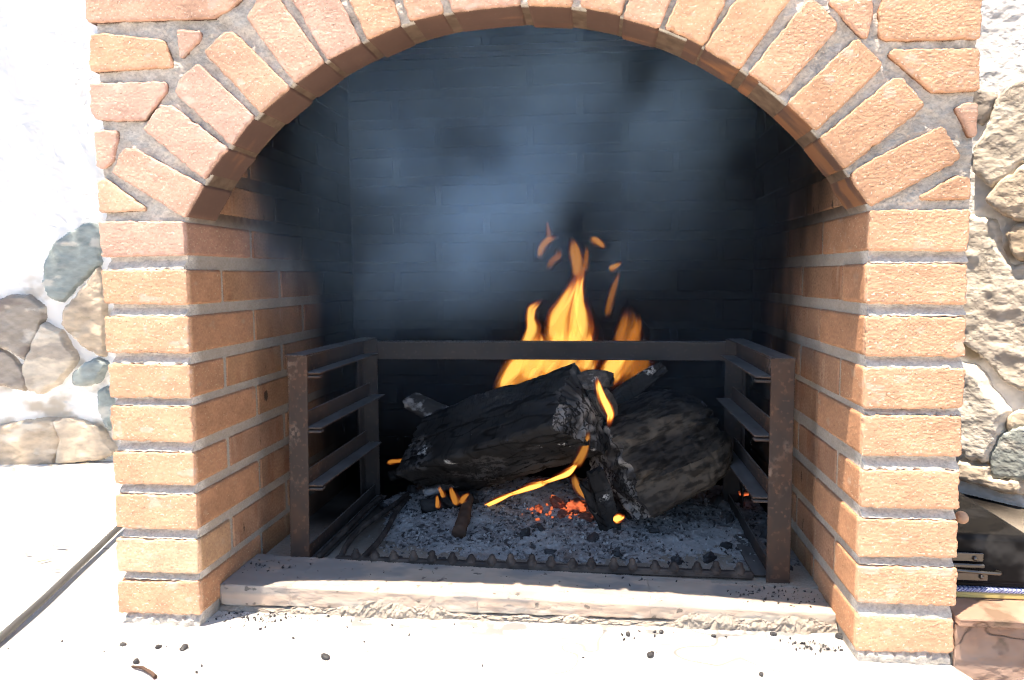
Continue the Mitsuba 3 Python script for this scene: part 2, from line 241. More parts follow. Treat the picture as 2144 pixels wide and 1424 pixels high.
def brick_color(p, n, uv):
    """uv.x: the firing of the brick, from buff orange to dull pink; uv.y: how clean it is."""
    t = uv.x
    c = mix((.555, .335, .215), (.535, .345, .275), smoothstep(.15, .6, t))
    c = mix(c, (.57, .40, .262), smoothstep(.75, 1.0, t))
    w = fbm(p.x * 22, p.y * 22, p.z * 22, 3)
    c = c * (.80 + .40 * w)
    g = noise(p.x * 300, p.y * 300, p.z * 300)
    c = c * (.80 + .42 * fbm(p.x * 190, p.y * 190, p.z * 190, 2))
    c = mix(c, (.75, .64, .52), smoothstep(.78, .93, g) * .75)
    c = mix(c, (.16, .09, .06), smoothstep(.88, .97, noise(p.x * 260 + 9, p.y * 260, p.z * 260)) * .5)
    lime = smoothstep(.66, .82, fbm(p.x * 30 + 7, p.y * 30, p.z * 34, 3))
    c = mix(c, (.58, .50, .43), lime * .45)
    reveal_shade = smoothstep(.006, .02, p.y)
    c = mix(c, c * mi.Color3f(.64, .57, .52), reveal_shade)  # shade on the returns, painted into the brick colour
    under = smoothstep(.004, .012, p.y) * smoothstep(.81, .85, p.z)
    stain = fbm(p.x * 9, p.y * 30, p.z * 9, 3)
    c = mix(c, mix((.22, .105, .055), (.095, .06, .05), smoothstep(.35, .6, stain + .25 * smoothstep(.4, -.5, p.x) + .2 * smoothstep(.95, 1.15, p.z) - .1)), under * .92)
    return mix(c, mi.Color3f(.007, .0065, .0065) * (.6 + w), soot_amount(p))


def inner_color(p, n, uv):
    t = uv.x
    c = mix((.35, .195, .11), (.30, .175, .115), t)
    w = fbm(p.x * 16, p.y * 16, p.z * 16, 3)
    streak = fbm(p.x * 34, p.y * 34, p.z * 9, 4)
    c = c * (.72 + .5 * w)
    c = mix(c, (.22, .085, .045), smoothstep(.52, .8, streak) * .5)
    c = mix(c, (.45, .30, .21), smoothstep(.62, .8, fbm(p.x * 40 + 3, p.y * 40, p.z * 8, 3)) * .4)
    c = mix(c, (.02, .02, .02), smoothstep(.80, .86, fbm(p.x * 50, p.y * 50 + 5, p.z * 14, 2)) * .8) * (.78 + .44 * noise(p.x * 260, p.y * 260, p.z * 260))
    return mix(c, mi.Color3f(.0076, .0068, .0066) * (.6 + .9 * w), soot_amount(p))


def mortar_color(p, n, uv):
    w = fbm(p.x * 60, p.y * 60, p.z * 60, 3)
    g = noise(p.x * 500, p.y * 500, p.z * 500)
    g2 = noise(p.x * 230, p.y * 230, p.z * 230)
    c = mi.Color3f(.49, .455, .405) * (.42 + .45 * w + .35 * g + .38 * g2)
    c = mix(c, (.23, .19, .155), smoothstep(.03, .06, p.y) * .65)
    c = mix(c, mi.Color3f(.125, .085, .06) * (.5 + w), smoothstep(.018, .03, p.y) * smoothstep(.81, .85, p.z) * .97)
    return mix(c, mi.Color3f(.0078, .0070, .0068) * (.6 + .9 * w), soot_amount(p))


def sand_bump(p, n, uv):
    return fbm(p.x * 280, p.y * 280, p.z * 280, 2) + .12 * noise(p.x * 90, p.y * 90, p.z * 90)


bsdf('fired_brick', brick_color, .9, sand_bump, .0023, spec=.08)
bsdf('inner_brick', inner_color, .8, lambda p, n, uv: fbm(p.x * 160, p.y * 160, p.z * 60, 3), .0012, spec=.04)
bsdf('cement_mortar', mortar_color, .95, lambda p, n, uv: fbm(p.x * 190, p.y * 190, p.z * 190, 2), .0042, spec=.04)


def sill_color(p, n, uv):
    w = fbm(p.x * 14, p.y * 30, p.z * 14, 4)
    c = mix((.46, .36, .29), (.42, .345, .285), uv.x) * (.75 + .45 * w)
    dust = smoothstep(.42, .66, fbm(p.x * 9 + 4, p.y * 16, 3.0, 4)) * smoothstep(.035, .045, p.z + .004 * w)
    c = mix(c, (.22, .215, .215), dust * .8)
    c = mix(c, (.05, .05, .05), smoothstep(.70, .80, fbm(p.x * 60, p.y * 60, p.z * 60, 3)) * .7)
    smear = smoothstep(.42, .58, fbm(p.x * 18, p.y * 18, p.z * 30, 3)) * smoothstep(.040, .022, p.z)
    return mix(c, (.44, .41, .36), smear * .9)


bsdf('sill_clay', sill_color, .9, lambda p, n, uv: fbm(p.x * 120, p.y * 120, p.z * 120, 3), .002)


def terrace_color(p, n, uv):
    w = fbm(p.x * 1.7, p.y * 1.7, 0.0, 4)
    c = mi.Color3f(.50, .49, .47) * (.90 + .16 * w)
    c = c * (1 - .10 * smoothstep(.55, .75, fbm(p.x * 11, p.y * 17, 2.0, 4)))
    line = dr.abs(p.y + .30 * p.x * .2 - .33 + .02 * (noise(p.x * 6) - .5))
    crack = dr.abs(fbm(p.x * 2.3 + 4, p.y * 2.3, 1.0, 4) - .5)
    c = c * (1 - .55 * smoothstep(.006, .001, crack) * smoothstep(.45, .6, noise(p.x * 3, p.y * 3)))
    c = mix(c, (.13, .13, .135), smoothstep(.60, .72, fbm(p.x * 30, p.y * 40, 3.0, 3)) * smoothstep(-.02, .05, p.y) * smoothstep(.66, .62, dr.abs(p.x)) * .8)
    return c * (1 - .6 * smoothstep(.004, .001, line))


bsdf('pale_concrete', terrace_color, .9, lambda p, n, uv: fbm(p.x * 40, p.y * 40, p.z * 40, 4), .004)
bsdf('packed_earth', lambda p, n, uv: mi.Color3f(.30, .24, .18) * (.7 + .6 * fbm(p.x * 3, p.y * 3, 0.0, 4)), .95)


def steel_color(p, n, uv):
    w = fbm(p.x * 26, p.y * 26, p.z * 14, 4)
    f = fbm(p.x * 150, p.y * 150, p.z * 110, 3)
    c = mix((.034, .024, .021), (.052, .029, .020), smoothstep(.4, .65, w))
    pale = smoothstep(.50, .75, fbm(p.x * 14 + 3, p.y * 14, p.z * 7, 4)) * smoothstep(.40, .62, f) * smoothstep(.36, .28, p.y)
    c = mix(c, (.26, .20, .165), pale * .8)
    c = mix(c, (.13, .065, .04), smoothstep(.62, .74, f) * .5)
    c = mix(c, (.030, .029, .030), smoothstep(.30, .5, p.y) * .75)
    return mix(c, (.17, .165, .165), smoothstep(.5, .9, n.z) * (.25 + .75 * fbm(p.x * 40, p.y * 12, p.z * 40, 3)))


bsdf('rusty_steel', steel_color, .7, lambda p, n, uv: fbm(p.x * 230, p.y * 230, p.z * 230, 3), .0012, spec=.4)
bsdf('cast_iron', lambda p, n, uv: mix((.032, .027, .026), (.075, .062, .056), smoothstep(.4, .7, fbm(p.x * 40, p.y * 40, p.z * 40, 3))), .75,
     lambda p, n, uv: fbm(p.x * 200, p.y * 200, p.z * 200, 3), .0015)


def char_color(p, n, uv):
    """uv in metres round and along the log."""
    w = fbm(p.x * 14, p.y * 14, p.z * 14, 4)
    c = mi.Color3f(.017, .0168, .0175) * (.5 + 1.1 * w)
    wx = fbm(uv.x * 25, uv.y * 25, 5.0, 2)
    d1, d2, r = voronoi(uv.x * 30 + wx * 3, uv.y * 80 + wx * 6)
    patch = smoothstep(.42, .60, fbm(p.x * 7, p.y * 7 + 3, p.z * 7, 3))
    gap = 1 - (1 - smoothstep(.0, .14, d2 - d1)) * patch
    c = c * (.45 + .55 * gap)
    lines = smoothstep(.0, .045, dr.abs(fbm(uv.x * 26 + 2, uv.y * 4.5, 6.0, 3) - .5))
    cross = smoothstep(.0, .03, dr.abs(fbm(uv.x * 9 + 2, uv.y * 38, 9.0, 3) - .5))
    c = c * (.30 + .70 * lines) * (.55 + .45 * cross) + mi.Color3f(.022, .0225, .024) * smoothstep(.45, .75, fbm(p.x * 5, p.y * 5 + 1, p.z * 5, 3)) * lines
    ash = smoothstep(.56, .70, fbm(p.x * 9 + 5, p.y * 9, p.z * 9 + 2, 4)) * smoothstep(.42, .6, fbm(p.x * 90, p.y * 90, p.z * 90, 2))
    c = mix(c, (.075, .073, .075), ash * .8 * gap)
    white = smoothstep(.70, .76, fbm(p.x * 13 + 2, p.y * 13 + 9, p.z * 13, 4)) * smoothstep(.45, .6, fbm(p.x * 120, p.y * 120, p.z * 120, 2))
    return mix(c, (.42, .42, .42), white * gap)


def bark_color(p, n, uv):
    w = fbm(uv.x * 20, uv.y * 8, 1.0, 4)
    r = fbm(uv.x * 130, uv.y * 34, 3.0, 4)
    c = mix((.017, .016, .0155), (.052, .044, .035), smoothstep(.35, .70, w)) * mi.Color3f(1.15, 1.15, 1.18)
    c = c * (.45 + .9 * smoothstep(.30, .65, r))
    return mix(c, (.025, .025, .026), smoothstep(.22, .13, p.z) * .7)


def end_color(p, n, uv):
    k1 = dr.abs(fbm(uv.x * 34 + 3, uv.y * 20, 1.0, 4) - .5)
    k2 = dr.abs(fbm(uv.x * 22 + 9, uv.y * 40, 4.0, 4) - .5)
    gap = smoothstep(.008, .05, dr.minimum(k1, k2))
    r = noise(uv.x * 90, uv.y * 90)
    c = mix((.020, .020, .022), (.19, .185, .185), smoothstep(.40, .66, fbm(p.x * 14, p.y * 18, p.z * 18, 3)))
    return c * (.12 + .88 * gap) * (.7 + .5 * r)


def char_bump(p, n, uv):
    lines = smoothstep(.0, .05, dr.abs(fbm(uv.x * 26 + 2, uv.y * 4.5, 6.0, 3) - .5))
    cross = smoothstep(.0, .035, dr.abs(fbm(uv.x * 9 + 2, uv.y * 38, 9.0, 3) - .5))
    return 1.2 * lines + .6 * cross + fbm(uv.x * 90, uv.y * 22, 4.0, 4) + .5 * fbm(p.x * 130, p.y * 130, p.z * 130, 3)


bsdf('charred_wood', char_color, .75, char_bump, .0050, spec=.12)
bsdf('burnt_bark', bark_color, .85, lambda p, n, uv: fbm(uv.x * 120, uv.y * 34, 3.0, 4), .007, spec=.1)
bsdf('charred_end', end_color, .8, lambda p, n, uv: fbm(p.x * 130, p.y * 130, p.z * 130, 3), .004)


def ash_color(p, n, uv):
    a = fbm(p.x * 11, p.y * 11, 0.0, 4)
    b = fbm(p.x * 110, p.y * 110, p.z * 110, 3)
    c = mix((.19, .19, .196), (.34, .335, .335), smoothstep(.36, .62, a))
    c = mix(c, (.42, .415, .41), smoothstep(.54, .72, b) * .6)
    c = mix(c, (.030, .030, .032), smoothstep(.46, .34, b) * smoothstep(.56, .40, a + .25 * (b - .5)) * .85)
    return mix(c, (.19, .145, .12), smoothstep(.42, .33, p.y) * smoothstep(.44, .58, fbm(p.x * 5, p.y * 8, 4.0, 3)) * .8)


bsdf('wood_ash', ash_color, .95, lambda p, n, uv: fbm(p.x * 130, p.y * 130, p.z * 130, 4), .009)
bsdf('ash_chip', lambda p, n, uv: mix((.15, .15, .155), (.48, .475, .47), noise(p.x * 55, p.y * 55, p.z * 55)), .95)
bsdf('charcoal', lambda p, n, uv: mi.Color3f(.028, .028, .031) * (.5 + 1.2 * fbm(p.x * 60, p.y * 60, p.z * 60, 3)), .55, lambda p, n, uv: fbm(p.x * 160, p.y * 160, p.z * 160, 3), .004, spec=.5)
bsdf('ember_char', lambda p, n, uv: mix((.05, .03, .028), (.30, .10, .07), fbm(p.x * 70, p.y * 70, p.z * 70, 3)), .9)
bsdf('plaster', lambda p, n, uv: mi.Color3f(.84, .83, .81) * (.9 + .15 * fbm(p.x * 4, p.y * 4, p.z * 4, 4)), .95, lambda p, n, uv: fbm(p.x * 30, p.y * 30, p.z * 30, 4), .010)
bsdf('washed_mortar', lambda p, n, uv: mix(mi.Color3f(.84, .83, .81) * (.9 + .15 * fbm(p.x * 4, p.y * 4, p.z * 4, 4)), (.42, .36, .28), smoothstep(.50, .66, fbm(p.x * 9 + 3, p.y * 9, p.z * 9, 4)) * smoothstep(.85, .6, p.z) * .85), .95, lambda p, n, uv: fbm(p.x * 60, p.y * 60, p.z * 60, 4), .012)
bsdf('tan_mortar', lambda p, n, uv: mix((.36, .29, .20), (.80, .78, .74), smoothstep(.42, .54, fbm(p.x * 7 + 1, p.y * 7, p.z * 7, 4))) * (.8 + .3 * fbm(p.x * 80, p.y * 80, p.z * 80, 2)), .95,
     lambda p, n, uv: fbm(p.x * 60, p.y * 60, p.z * 60, 4), .010)


def stone_color(p, n, uv):
    """uv.x: 0 grey green, .33 brown grey, .66 tan, 1 pale cream."""
    t = uv.x
    a = fbm(p.x * 9, p.y * 9, p.z * 16, 4)
    b = fbm(p.x * 34, p.y * 34, p.z * 60, 4)
    c = mix((.28, .32, .315), (.33, .29, .25), smoothstep(.08, .28, t))
    c = mix(c, (.50, .41, .31), smoothstep(.42, .6, t))
    c = mix(c, (.60, .56, .49), smoothstep(.74, .95, t))
    c = c * (.62 + .75 * b)
    c = mix(c, mi.Color3f(.16, .13, .125), smoothstep(.54, .70, a) * .55 * uv.y)
    return mix(c, (.66, .62, .55), smoothstep(.60, .75, fbm(p.x * 14 + 8, p.y * 14, p.z * 20, 4)) * .6)


bsdf('rubble_stone', stone_color, .9, lambda p, n, uv: fbm(p.x * 60, p.y * 60, p.z * 70, 5), .006)


def slate_color(p, n, uv):
    a = fbm(p.x * 10, p.y * 10, p.z * 10, 4)
    c = mix((.27, .17, .125), (.36, .25, .195), smoothstep(.35, .65, a))
    c = mix(c, (.10, .075, .05), smoothstep(.58, .70, fbm(p.x * 19 + 4, p.y * 19, p.z * 19, 4)) * .7)
    vein = dr.abs(fbm(p.x * 7 + 2, p.y * 7, p.z * 7, 4) - .5)
    return c * (.55 + .45 * smoothstep(.0, .012, vein))


bsdf('slate', slate_color, .8, lambda p, n, uv: fbm(p.x * 26, p.y * 26, p.z * 40, 5) - .4 * smoothstep(.014, .0, dr.abs(fbm(p.x * 7 + 2, p.y * 7, p.z * 7, 4) - .5)), .010)
bsdf('black_enamel', lambda p, n, uv: mix((.010, .010, .011), (.05, .05, .05), smoothstep(.55, .75, fbm(p.x * 14, p.y * 14, p.z * 14, 4))), .34,
     lambda p, n, uv: fbm(p.x * 60, p.y * 60, p.z * 60, 3), .0008, spec=.05)
bsdf('bright_steel', (.13, .125, .12), .40, metallic=1.0)
bsdf('grey_steel', lambda p, n, uv: mix((.05, .051, .054), (.11, .11, .11), fbm(p.x * 30, p.y * 8, p.z * 30, 3)), .5, metallic=.3)
bsdf('yellow_board', (.52, .42, .16), .7)
bsdf('dotted_cloth', lambda p, n, uv: mix((.05, .07, .22), (.62, .64, .72), smoothstep(.15, .3, dr.sin(p.x * 1500) * dr.sin(p.z * 1200 + p.x * 700))), .8)
bsdf('knob_wood', (.45, .30, .20), .8)
bsdf('leaf_litter', lambda p, n, uv: mix((.25, .19, .12), (.36, .33, .28), noise(p.x * 40, p.y * 40, p.z * 40)), .8)
bsdf('tree_bark', lambda p, n, uv: mi.Color3f(.22, .17, .13) * (.6 + .8 * fbm(p.x * 20, p.y * 20, p.z * 6, 3)), .9)
scene['green_leaf'] = {'type': 'twosided', 'inner': {'type': 'diffuse', 'reflectance': {'type': 'rgb', 'value': [.07, .11, .045]}}}

# ------------------------------------------------------------------ ground and platform
gs = 400.0
put('ground', tri([[-gs, -gs, -.45], [gs, -gs, -.45], [gs, gs, -.45], [-gs, gs, -.45]], [[0, 1, 2], [0, 2, 3]]), 'packed_earth')
tag('ground', kind='structure')
edge_out = [(.814, .006), (.835, -.06), (.88, -.2), (1.0, -.6), (1.25, -1.4), (1.6, -2.6), (2.1, -4.2)]
plat = [(-5, -4.2), *[(a, b) for a, b in edge_out[::-1]], (.814, 1.5), (-5, 1.5)]
put('terrace', sheet(plat, [], .06, lambda p: (mfbm(np.c_[p * 4, p[:, 0] * 0], 3) - .5) * .004, .45, ((0, 0, 0), (1, 0, 0), (0, 1, 0), (0, 0, 1)), 3), 'pale_concrete', smooth=30)
tag('terrace', kind='structure')

# ------------------------------------------------------------------ the brick fireplace
FP = 'brick_fireplace'
tag(FP, 'arched red brick fireplace with blackened inside and a fire burning in it', 'fireplace')
XI, XO, YB = .6436, .8154, 1.014
FRONT = ((0, 0, 0), (1, 0, 0), (0, 0, 1), (0, -1, 0))
mm = lambda poly: np.array(poly, float) / 1000


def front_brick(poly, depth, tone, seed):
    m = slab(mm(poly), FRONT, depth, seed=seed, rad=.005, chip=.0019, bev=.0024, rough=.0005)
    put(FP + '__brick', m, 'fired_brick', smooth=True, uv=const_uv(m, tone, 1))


tones_l = [.05, .95, .1, .08, .05, .1, .12, .15, .5]
tones_r = [.03, .08, .1, .12, .1, .03, .1, .2, .12]
for k, (a, b) in enumerate(zip(LEFT_COLUMN, RIGHT_COLUMN)):
    a, b = ([(x if abs(x) > 720 else int(math.copysign(1000 * XI - (k * 37 % 5) * .4, x)), z) for x, z in q] for q in (a, b))
    front_brick(a, .28 if k % 2 == 0 else .135, tones_l[k], 11 + k)
    front_brick(b, .28 if k % 2 == 0 else .135, tones_r[k], 31 + k)
for k, a in enumerate(ARCH):
    for i, (x, z) in enumerate(a):  # the inner corners sit on one smooth curve, as they were laid over a former
        d = math.hypot(x / 1000, z / 1000 - .474)
        if d < .775:
            g = (.7360 + .0028 * math.sin(k * 2.7 + i)) / d
            a[i] = (x * g, 474 + (z - 474) * g)
    front_brick(a, .120 + .007 * math.sin(k * 2.3), .55 - .028 * k + .1 * ((k * 7) % 3 - 1), 51 + k)
for k, a in enumerate(SPANDREL):
    front_brick(a, .12, (.4, .25, .5, .55, .5, .9, .3, .12, .2, .4, .1)[k], 81 + k)
top = 1.292
for r in range(4):  # the courses above the frame
    x = -XO + (0 if r % 2 else -.14)
    while x < XO - .02:
        a, b = max(x, -XO), min(x + .28, XO - .004)
        if b - a > .05:
            m = placed(rbox((b - a, .12, .073), .003, .001), ((a + b) / 2, .06, top + .036 + r * .093))
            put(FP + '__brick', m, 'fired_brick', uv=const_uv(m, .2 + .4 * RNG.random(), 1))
        x += .299

arch_line = [(.7365 * math.cos(t) + 0.0, .474 + .7365 * math.sin(t)) for t in np.linspace(math.asin(.357 / .7365), math.pi - math.asin(.357 / .7365), 60)]
open_line = [(XI + .004, 0), (XI + .004, .82), *[(x * 1.002, .474 + (z - .474) * 1.002) for x, z in arch_line], (-XI - .004, .82), (-XI - .004, 0)]


def front_mortar(p):
    q = np.c_[p * 1000, p[:, 0] * 0]
    h = -.0100 + (mfbm(q / 26., 3, 5) - .5) * .014 + (mfbm(q / 7., 2, 8) - .5) * .006
    # bed joints of the piers: raked back under the brick above, nearly flush on the brick below
    for s_, col in ((-1, LEFT_COLUMN), (1, RIGHT_COLUMN)):
        for k in range(8):
            zt = max(z for x, z in col[k]) / 1000
            zb = min(z for x, z in col[k + 1]) / 1000
            f = (p[:, 1] - zt) / (zb - zt)
            on = (s_ * p[:, 0] > XI - .01) & (f > -.15) & (f < 1.1)
            rag = .30 * (mfbm(np.c_[p[:, :1] * 45, p[:, :1] * 0 + k * 3.1, p[:, :1] * 0], 3, 40 + s_) - .5)
            sl = -.0165 + .0155 * np.clip(1.15 - 1.5 * (f + rag), 0, 1)
            h = np.where(on, sl + (mfbm(q / 7., 2, 8) - .5) * .005, h)
    return np.minimum(h - .001, -.0012) + .009 * (p[:, 1] < .016) - .002 * (np.abs(p[:, 0]) > .79)


shell = [(-XO + .004, -.001), (-XI - .004, -.001), *[q for q in open_line[::-1] if q[1] > 0], (XI + .004, -.001), (XO - .004, -.001), (XO - .004, 1.70), (-XO + .004, 1.70)]
put(FP + '__mortar', sheet(shell, [], .0055, front_mortar, .125, FRONT, 4), 'cement_mortar', smooth=40)
# the masonry behind the front: cheeks, back, roof of the smoke chamber
wall = lambda x0, x1, y0, y1, z0, z1: tri(*(lambda b: (b.vertices, b.faces))(trimesh.creation.box(bounds=[[x0, y0, z0], [x1, y1, z1]])))
for s in (-1, 1):
    x0, x1 = sorted((s * (XI + .003), s * (XO - .006)))
    put(FP + '__side_wall', wall(x0, x1, .016, YB + .10, -.001, 1.74), 'cement_mortar')
put(FP + '__back_wall', wall(-XI - .003, XI + .003, YB + .0022, YB + .10, 0, 1.74), 'cement_mortar')
put(FP + '__chamber_roof', wall(-XO + .01, XO - .01, .02, YB + .10, 1.66, 1.76), 'cement_mortar')
put(FP + '__hearth_floor', wall(-XI - .002, XI + .002, .24, YB + .003, -.002, .040), 'cement_mortar')
put(FP + '__lintel_bar', placed(rbox((2 * XI - .01, .05, .02), .002), (0, YB - .026, 1.419)), 'rusty_steel')
labels[FP + '__lintel_bar'] = {'label': 'rusty steel bar across the back of the smoke chamber'}


def inner_row(xf, z0, z1, first, s, tone0):
    """One course of a cheek behind its corner brick, up to the back wall."""
    y = first
    while y < YB - .03:
        L = .28
        y1 = min(y + L, YB - .002)
        if YB - y1 < .05:
            y1 = YB - .002
        b = rbox((.09, y1 - y, z1 - z0), .0022, .0009)
        m = placed(b, (s * (xf + .045), (y + y1) / 2, (z0 + z1) / 2))
        put(FP + '__brick', m, 'inner_brick', uv=const_uv(m, RNG.random(), 1))
        y = y1 + .017


rows = {-1: [], 1: []}
for k in range(17):
    for s, col in ((-1, LEFT_COLUMN), (1, RIGHT_COLUMN)):
        if k < 9:
            p = mm(col[k])
            inn = p[np.argsort(np.abs(p[:, 0]))[:2]]
            z0, z1 = inn[:, 1].min() + .001, inn[:, 1].max() - .001
        else:
            z0, z1 = rows[s][-1][0] + .092, rows[s][-1][1] + .092
        rows[s].append((z0, z1))
        first = (.297 if k % 2 == 0 else .153) if k < 9 else (.13 if k % 2 else .30)
        if k == 9:
            first = .135
        if k >= 9 and first > .2:
            b = rbox((.09, .15, z1 - z0), .0022, .0009)
            m = placed(b, (s * (XI + .045), .21, (z0 + z1) / 2))
            put(FP + '__brick', m, 'inner_brick', uv=const_uv(m, RNG.random(), 1))
        inner_row(XI, z0, z1, first, s, 0)
for k in range(16):
    z0 = (rows[-1][k][0] + rows[1][k][0]) / 2
    z1 = (rows[-1][k][1] + rows[1][k][1]) / 2
    x = -XI + .004 - (.14 if k % 2 else 0)
    while x < XI - .04:
        a, b = max(x, -XI + .002), min(x + .28, XI - .002)
        if b - a > .04:
            m = placed(rbox((b - a, .06, z1 - z0), .003, .0012), ((a + b) / 2, YB + .03, (z0 + z1) / 2))
            put(FP + '__brick', m, 'inner_brick', uv=const_uv(m, RNG.random(), 1))
        x += .298

# hearth sill: clay slabs set in mortar, its front edge running slightly askew
sz = lambda x: .0475 - .0115 * (x / XI)
sy = lambda x: .100 + .030 * (x / XI) * .6
cuts = [-XI + .002, -.488, -.083, .276, XI - .002]
for k in range(4):
    a, b = cuts[k] + .0012, cuts[k + 1] - .0012
    pts = [(x, y, z) for x in (a, b) for y, z in ((sy(x) + .002, sz(x) - .003), (.256, sz(x) - .003), (sy(x) + .002, .016), (.256, .016))]
    h = hull(pts, .003, 2)
    h = h.subdivide_to_size(.012)
    v = h.vertices + (mfbm(h.vertices * 70, 3, 77)[:, None] - .5) * .004 * np.sign(h.vertex_normals)
    m = tri(v, h.faces)
    put(FP + '__sill_slab', m, 'sill_clay', smooth=True, uv=const_uv(m, (.3, .6, .2, .8)[k], 1))
xs = np.linspace(-XI - .001, XI + .001, 700)
prof = [(-.011, -.001), (-.009, .009), (-.005, .016), (-.001, .022), (.006, .027), (.15, .030)]
prof = np.array([[np.interp(u, np.arange(5), np.array(prof)[:5, c]) for c in (0, 1)] for u in np.linspace(0, 4, 15)] + [prof[5]])
v = []
for j, (dy, dz) in enumerate(prof):
    q = np.c_[xs * 75, xs * 0 + j * .30, xs * 0]
    nz = (mfbm(q, 4, 31) - .5) + (mfbm(np.c_[xs * 210, xs * 0 + j * .8, xs * 0], 2, 33) - .5) * .6
    big = np.clip(mfbm(np.c_[xs * 11, xs * 0, xs * 0], 3, 12) - .40, 0, 1)
    last = j == len(prof) - 1
    v.append(np.c_[xs, sy(xs) + (dy if last else dy * (.45 + 2.0 * big) + nz * .013), np.minimum(dz, sz(xs) - .008) if last else np.maximum(dz * (.35 + 3.0 * big) + nz * .004 * (j > 0), -.001)])
n = len(xs)
f = [[j * n + i, j * n + i + 1, (j + 1) * n + i + 1] for j in range(len(prof) - 1) for i in range(n - 1)] + [[j * n + i, (j + 1) * n + i + 1, (j + 1) * n + i] for j in range(len(prof) - 1) for i in range(n - 1)]
put(FP + '__sill_mortar', tri(np.vstack(v), f), 'cement_mortar', smooth=50)

# ------------------------------------------------------------------ grill stand of angle steel
GS = tag('grill_stand', 'rusty angle steel grill stand with three runners each side, standing in the hearth', 'grill stand')


def bar(a, b, w, h, key, label=None):
    """A flat bar from a to b, w wide (horizontal), h high."""
    a, b = np.array(a, float), np.array(b, float)
    d = b - a
    L = np.linalg.norm(d)
    d /= L
    side = np.cross([0, 0, 1.0], d) if abs(d[2]) < .9 else np.array([1.0, 0, 0])
    side /= np.linalg.norm(side)
    up = np.cross(d, side)
    m = rbox((L, w, h), min(w, h) * .2, .0004)
    m = m.subdivide_to_size(.05)
    M = np.eye(4)
    M[:3, :3] = np.stack([d, side, up], 1)
    M[:3, 3] = (a + b) / 2
    m = tri(m.vertices, m.faces)
    m.apply_transform(M)
    return m


def piece(name, *ms):
    return put(f'{GS}__{name}', cat(*ms), 'rusty_steel', smooth=25)


ZT = .536
for s, xa, xb in ((-1, -.552, -.506), (1, .536, .586)):
    xo, xi = (xa, xb) if s < 0 else (xb, xa)
    # front post: angle section, its face towards the camera
    lean = .0
    face = rbox((abs(xb - xa), .005, ZT - .036), .001)
    post = cat(placed(face, ((xa + xb) / 2 - .012 * (s < 0) * 0, .255, (ZT + .036) / 2)), placed(rbox((.005, .042, ZT - .036), .001), (xo - s * .0025, .278, (ZT + .036) / 2)))
    v = post.vertices.copy()
    v[:, 0] += (.022 if s < 0 else 0) * (v[:, 2] - .3) * .9 * (s < 0)
    piece('post', tri(v, post.faces))
    # back post
    bx = (-.548, -.500) if s < 0 else (.528, .578)
    piece('post', placed(rbox((bx[1] - bx[0], .005, ZT - .05), .001), (sum(bx) / 2, .795, (ZT + .04) / 2)), placed(rbox((.005, .04, ZT - .05), .001), (bx[0 if s < 0 else 1], .775, (ZT + .04) / 2)))
    # top rail
    piece('top_rail', bar((xo - s * .022, .250, ZT), (bx[0 if s < 0 else 1] - s * .022, .80, ZT - .004), .046, .004, ''), bar((xo - s * .002, .255, ZT - .02), (bx[0 if s < 0 else 1] - s * .002, .80, ZT - .024), .004, .04, ''))
    # three runners: upright flange outside, shelf flange inside, with the tab each is welded on
    for z, ye in ((.509, .70), (.380, .755), (.243, .715)):
        xr = xi
        piece('runner', bar((xr + s * .006, .262, z + .004), (xr + s * .008, ye, z + .002), .004, .040, ''), bar((xr - s * .012, .258, z - .014), (xr - s * .016, ye + .012, z - .016), .040, .004, ''))
        piece('runner_tab', placed(rbox((.034, .022, .005), .0015), (xr - s * .014, .268, z - .023)))
    # foot rail
    piece('foot_rail', bar((xi + s * .012, .27, .062), (bx[1 if s < 0 else 0] + s * .016, .79, .062), .004, .04, ''), bar((xi - s * .006, .275, .046), (bx[1 if s < 0 else 0] - s * .006, .79, .046), .034, .004, ''))
piece('back_bar', bar((-.51, .800, .494), (.545, .800, .496), .005, .052, ''), bar((-.51, .812, .520), (.545, .812, .522), .026, .004, ''))

# fire grate: toothed front bar and the rods that run back from it
FG = tag('fire_grate', 'cast iron fire grate with a row of stub teeth, half buried in ash', 'grate')
parts = [placed(rbox((.96, .018, .016), .004), (.03, .262, .052))]
put(f'{FG}__front_bar', parts[0], 'cast_iron', smooth=30)
for k in range(21):
    x = -.40 + k * .0462 + .004 * math.sin(k * 3.1)
    if x > .5:
        break
    t = hull([(x, .262, .058), (x, .262, .060)], .0125, 2)
    t = cat(t, hull([(x, .260, .066), (x, .262, .072 + .003 * math.sin(k * 5))], .0075, 2))
    put(f'{FG}__tooth', t, 'cast_iron', smooth=True)
for a, b, c, sg in (((-.491, .262), (-.487, .5), (-.476, .74), .004), ((-.437, .262), (-.44, .45), (-.420, .775), -.012), ((-.384, .258), (-.395, .45), (-.38, .74), .014)):
    t = np.linspace(0, 1, 14)[:, None]
    P = (1 - t) ** 2 * np.array(a) + 2 * t * (1 - t) * np.array(b) + t ** 2 * np.array(c)
    P[:, 0] += sg * np.sin(t[:, 0] * 5)
    put(f'{FG}__rod', sweep(np.c_[P, .056 + .008 * np.sin(t[:, 0] * 3)], .0075, 8), 'cast_iron', smooth=True)

# ------------------------------------------------------------------ ash, coals, logs
def ash_height(x, y):
    q = np.c_[x, y, x * 0]
    mound = np.exp(-((x - .05) / .42) ** 2 - ((y - .74) / .26) ** 2)
    h = .036 + .058 * mound + .016 * (mfbm(q * 9, 3, 2) - .4) + .014 * (mfbm(q * 34, 3, 6) - .45) * np.clip((y - .27) / .12, 0, 1)
    h += .008 * (mfbm(q * 110, 2, 8) - .5)
    return h - .016 * np.clip((.34 - y) / .07, 0, 1) - .02 * np.clip((-x - .36) / .15, 0, 1)


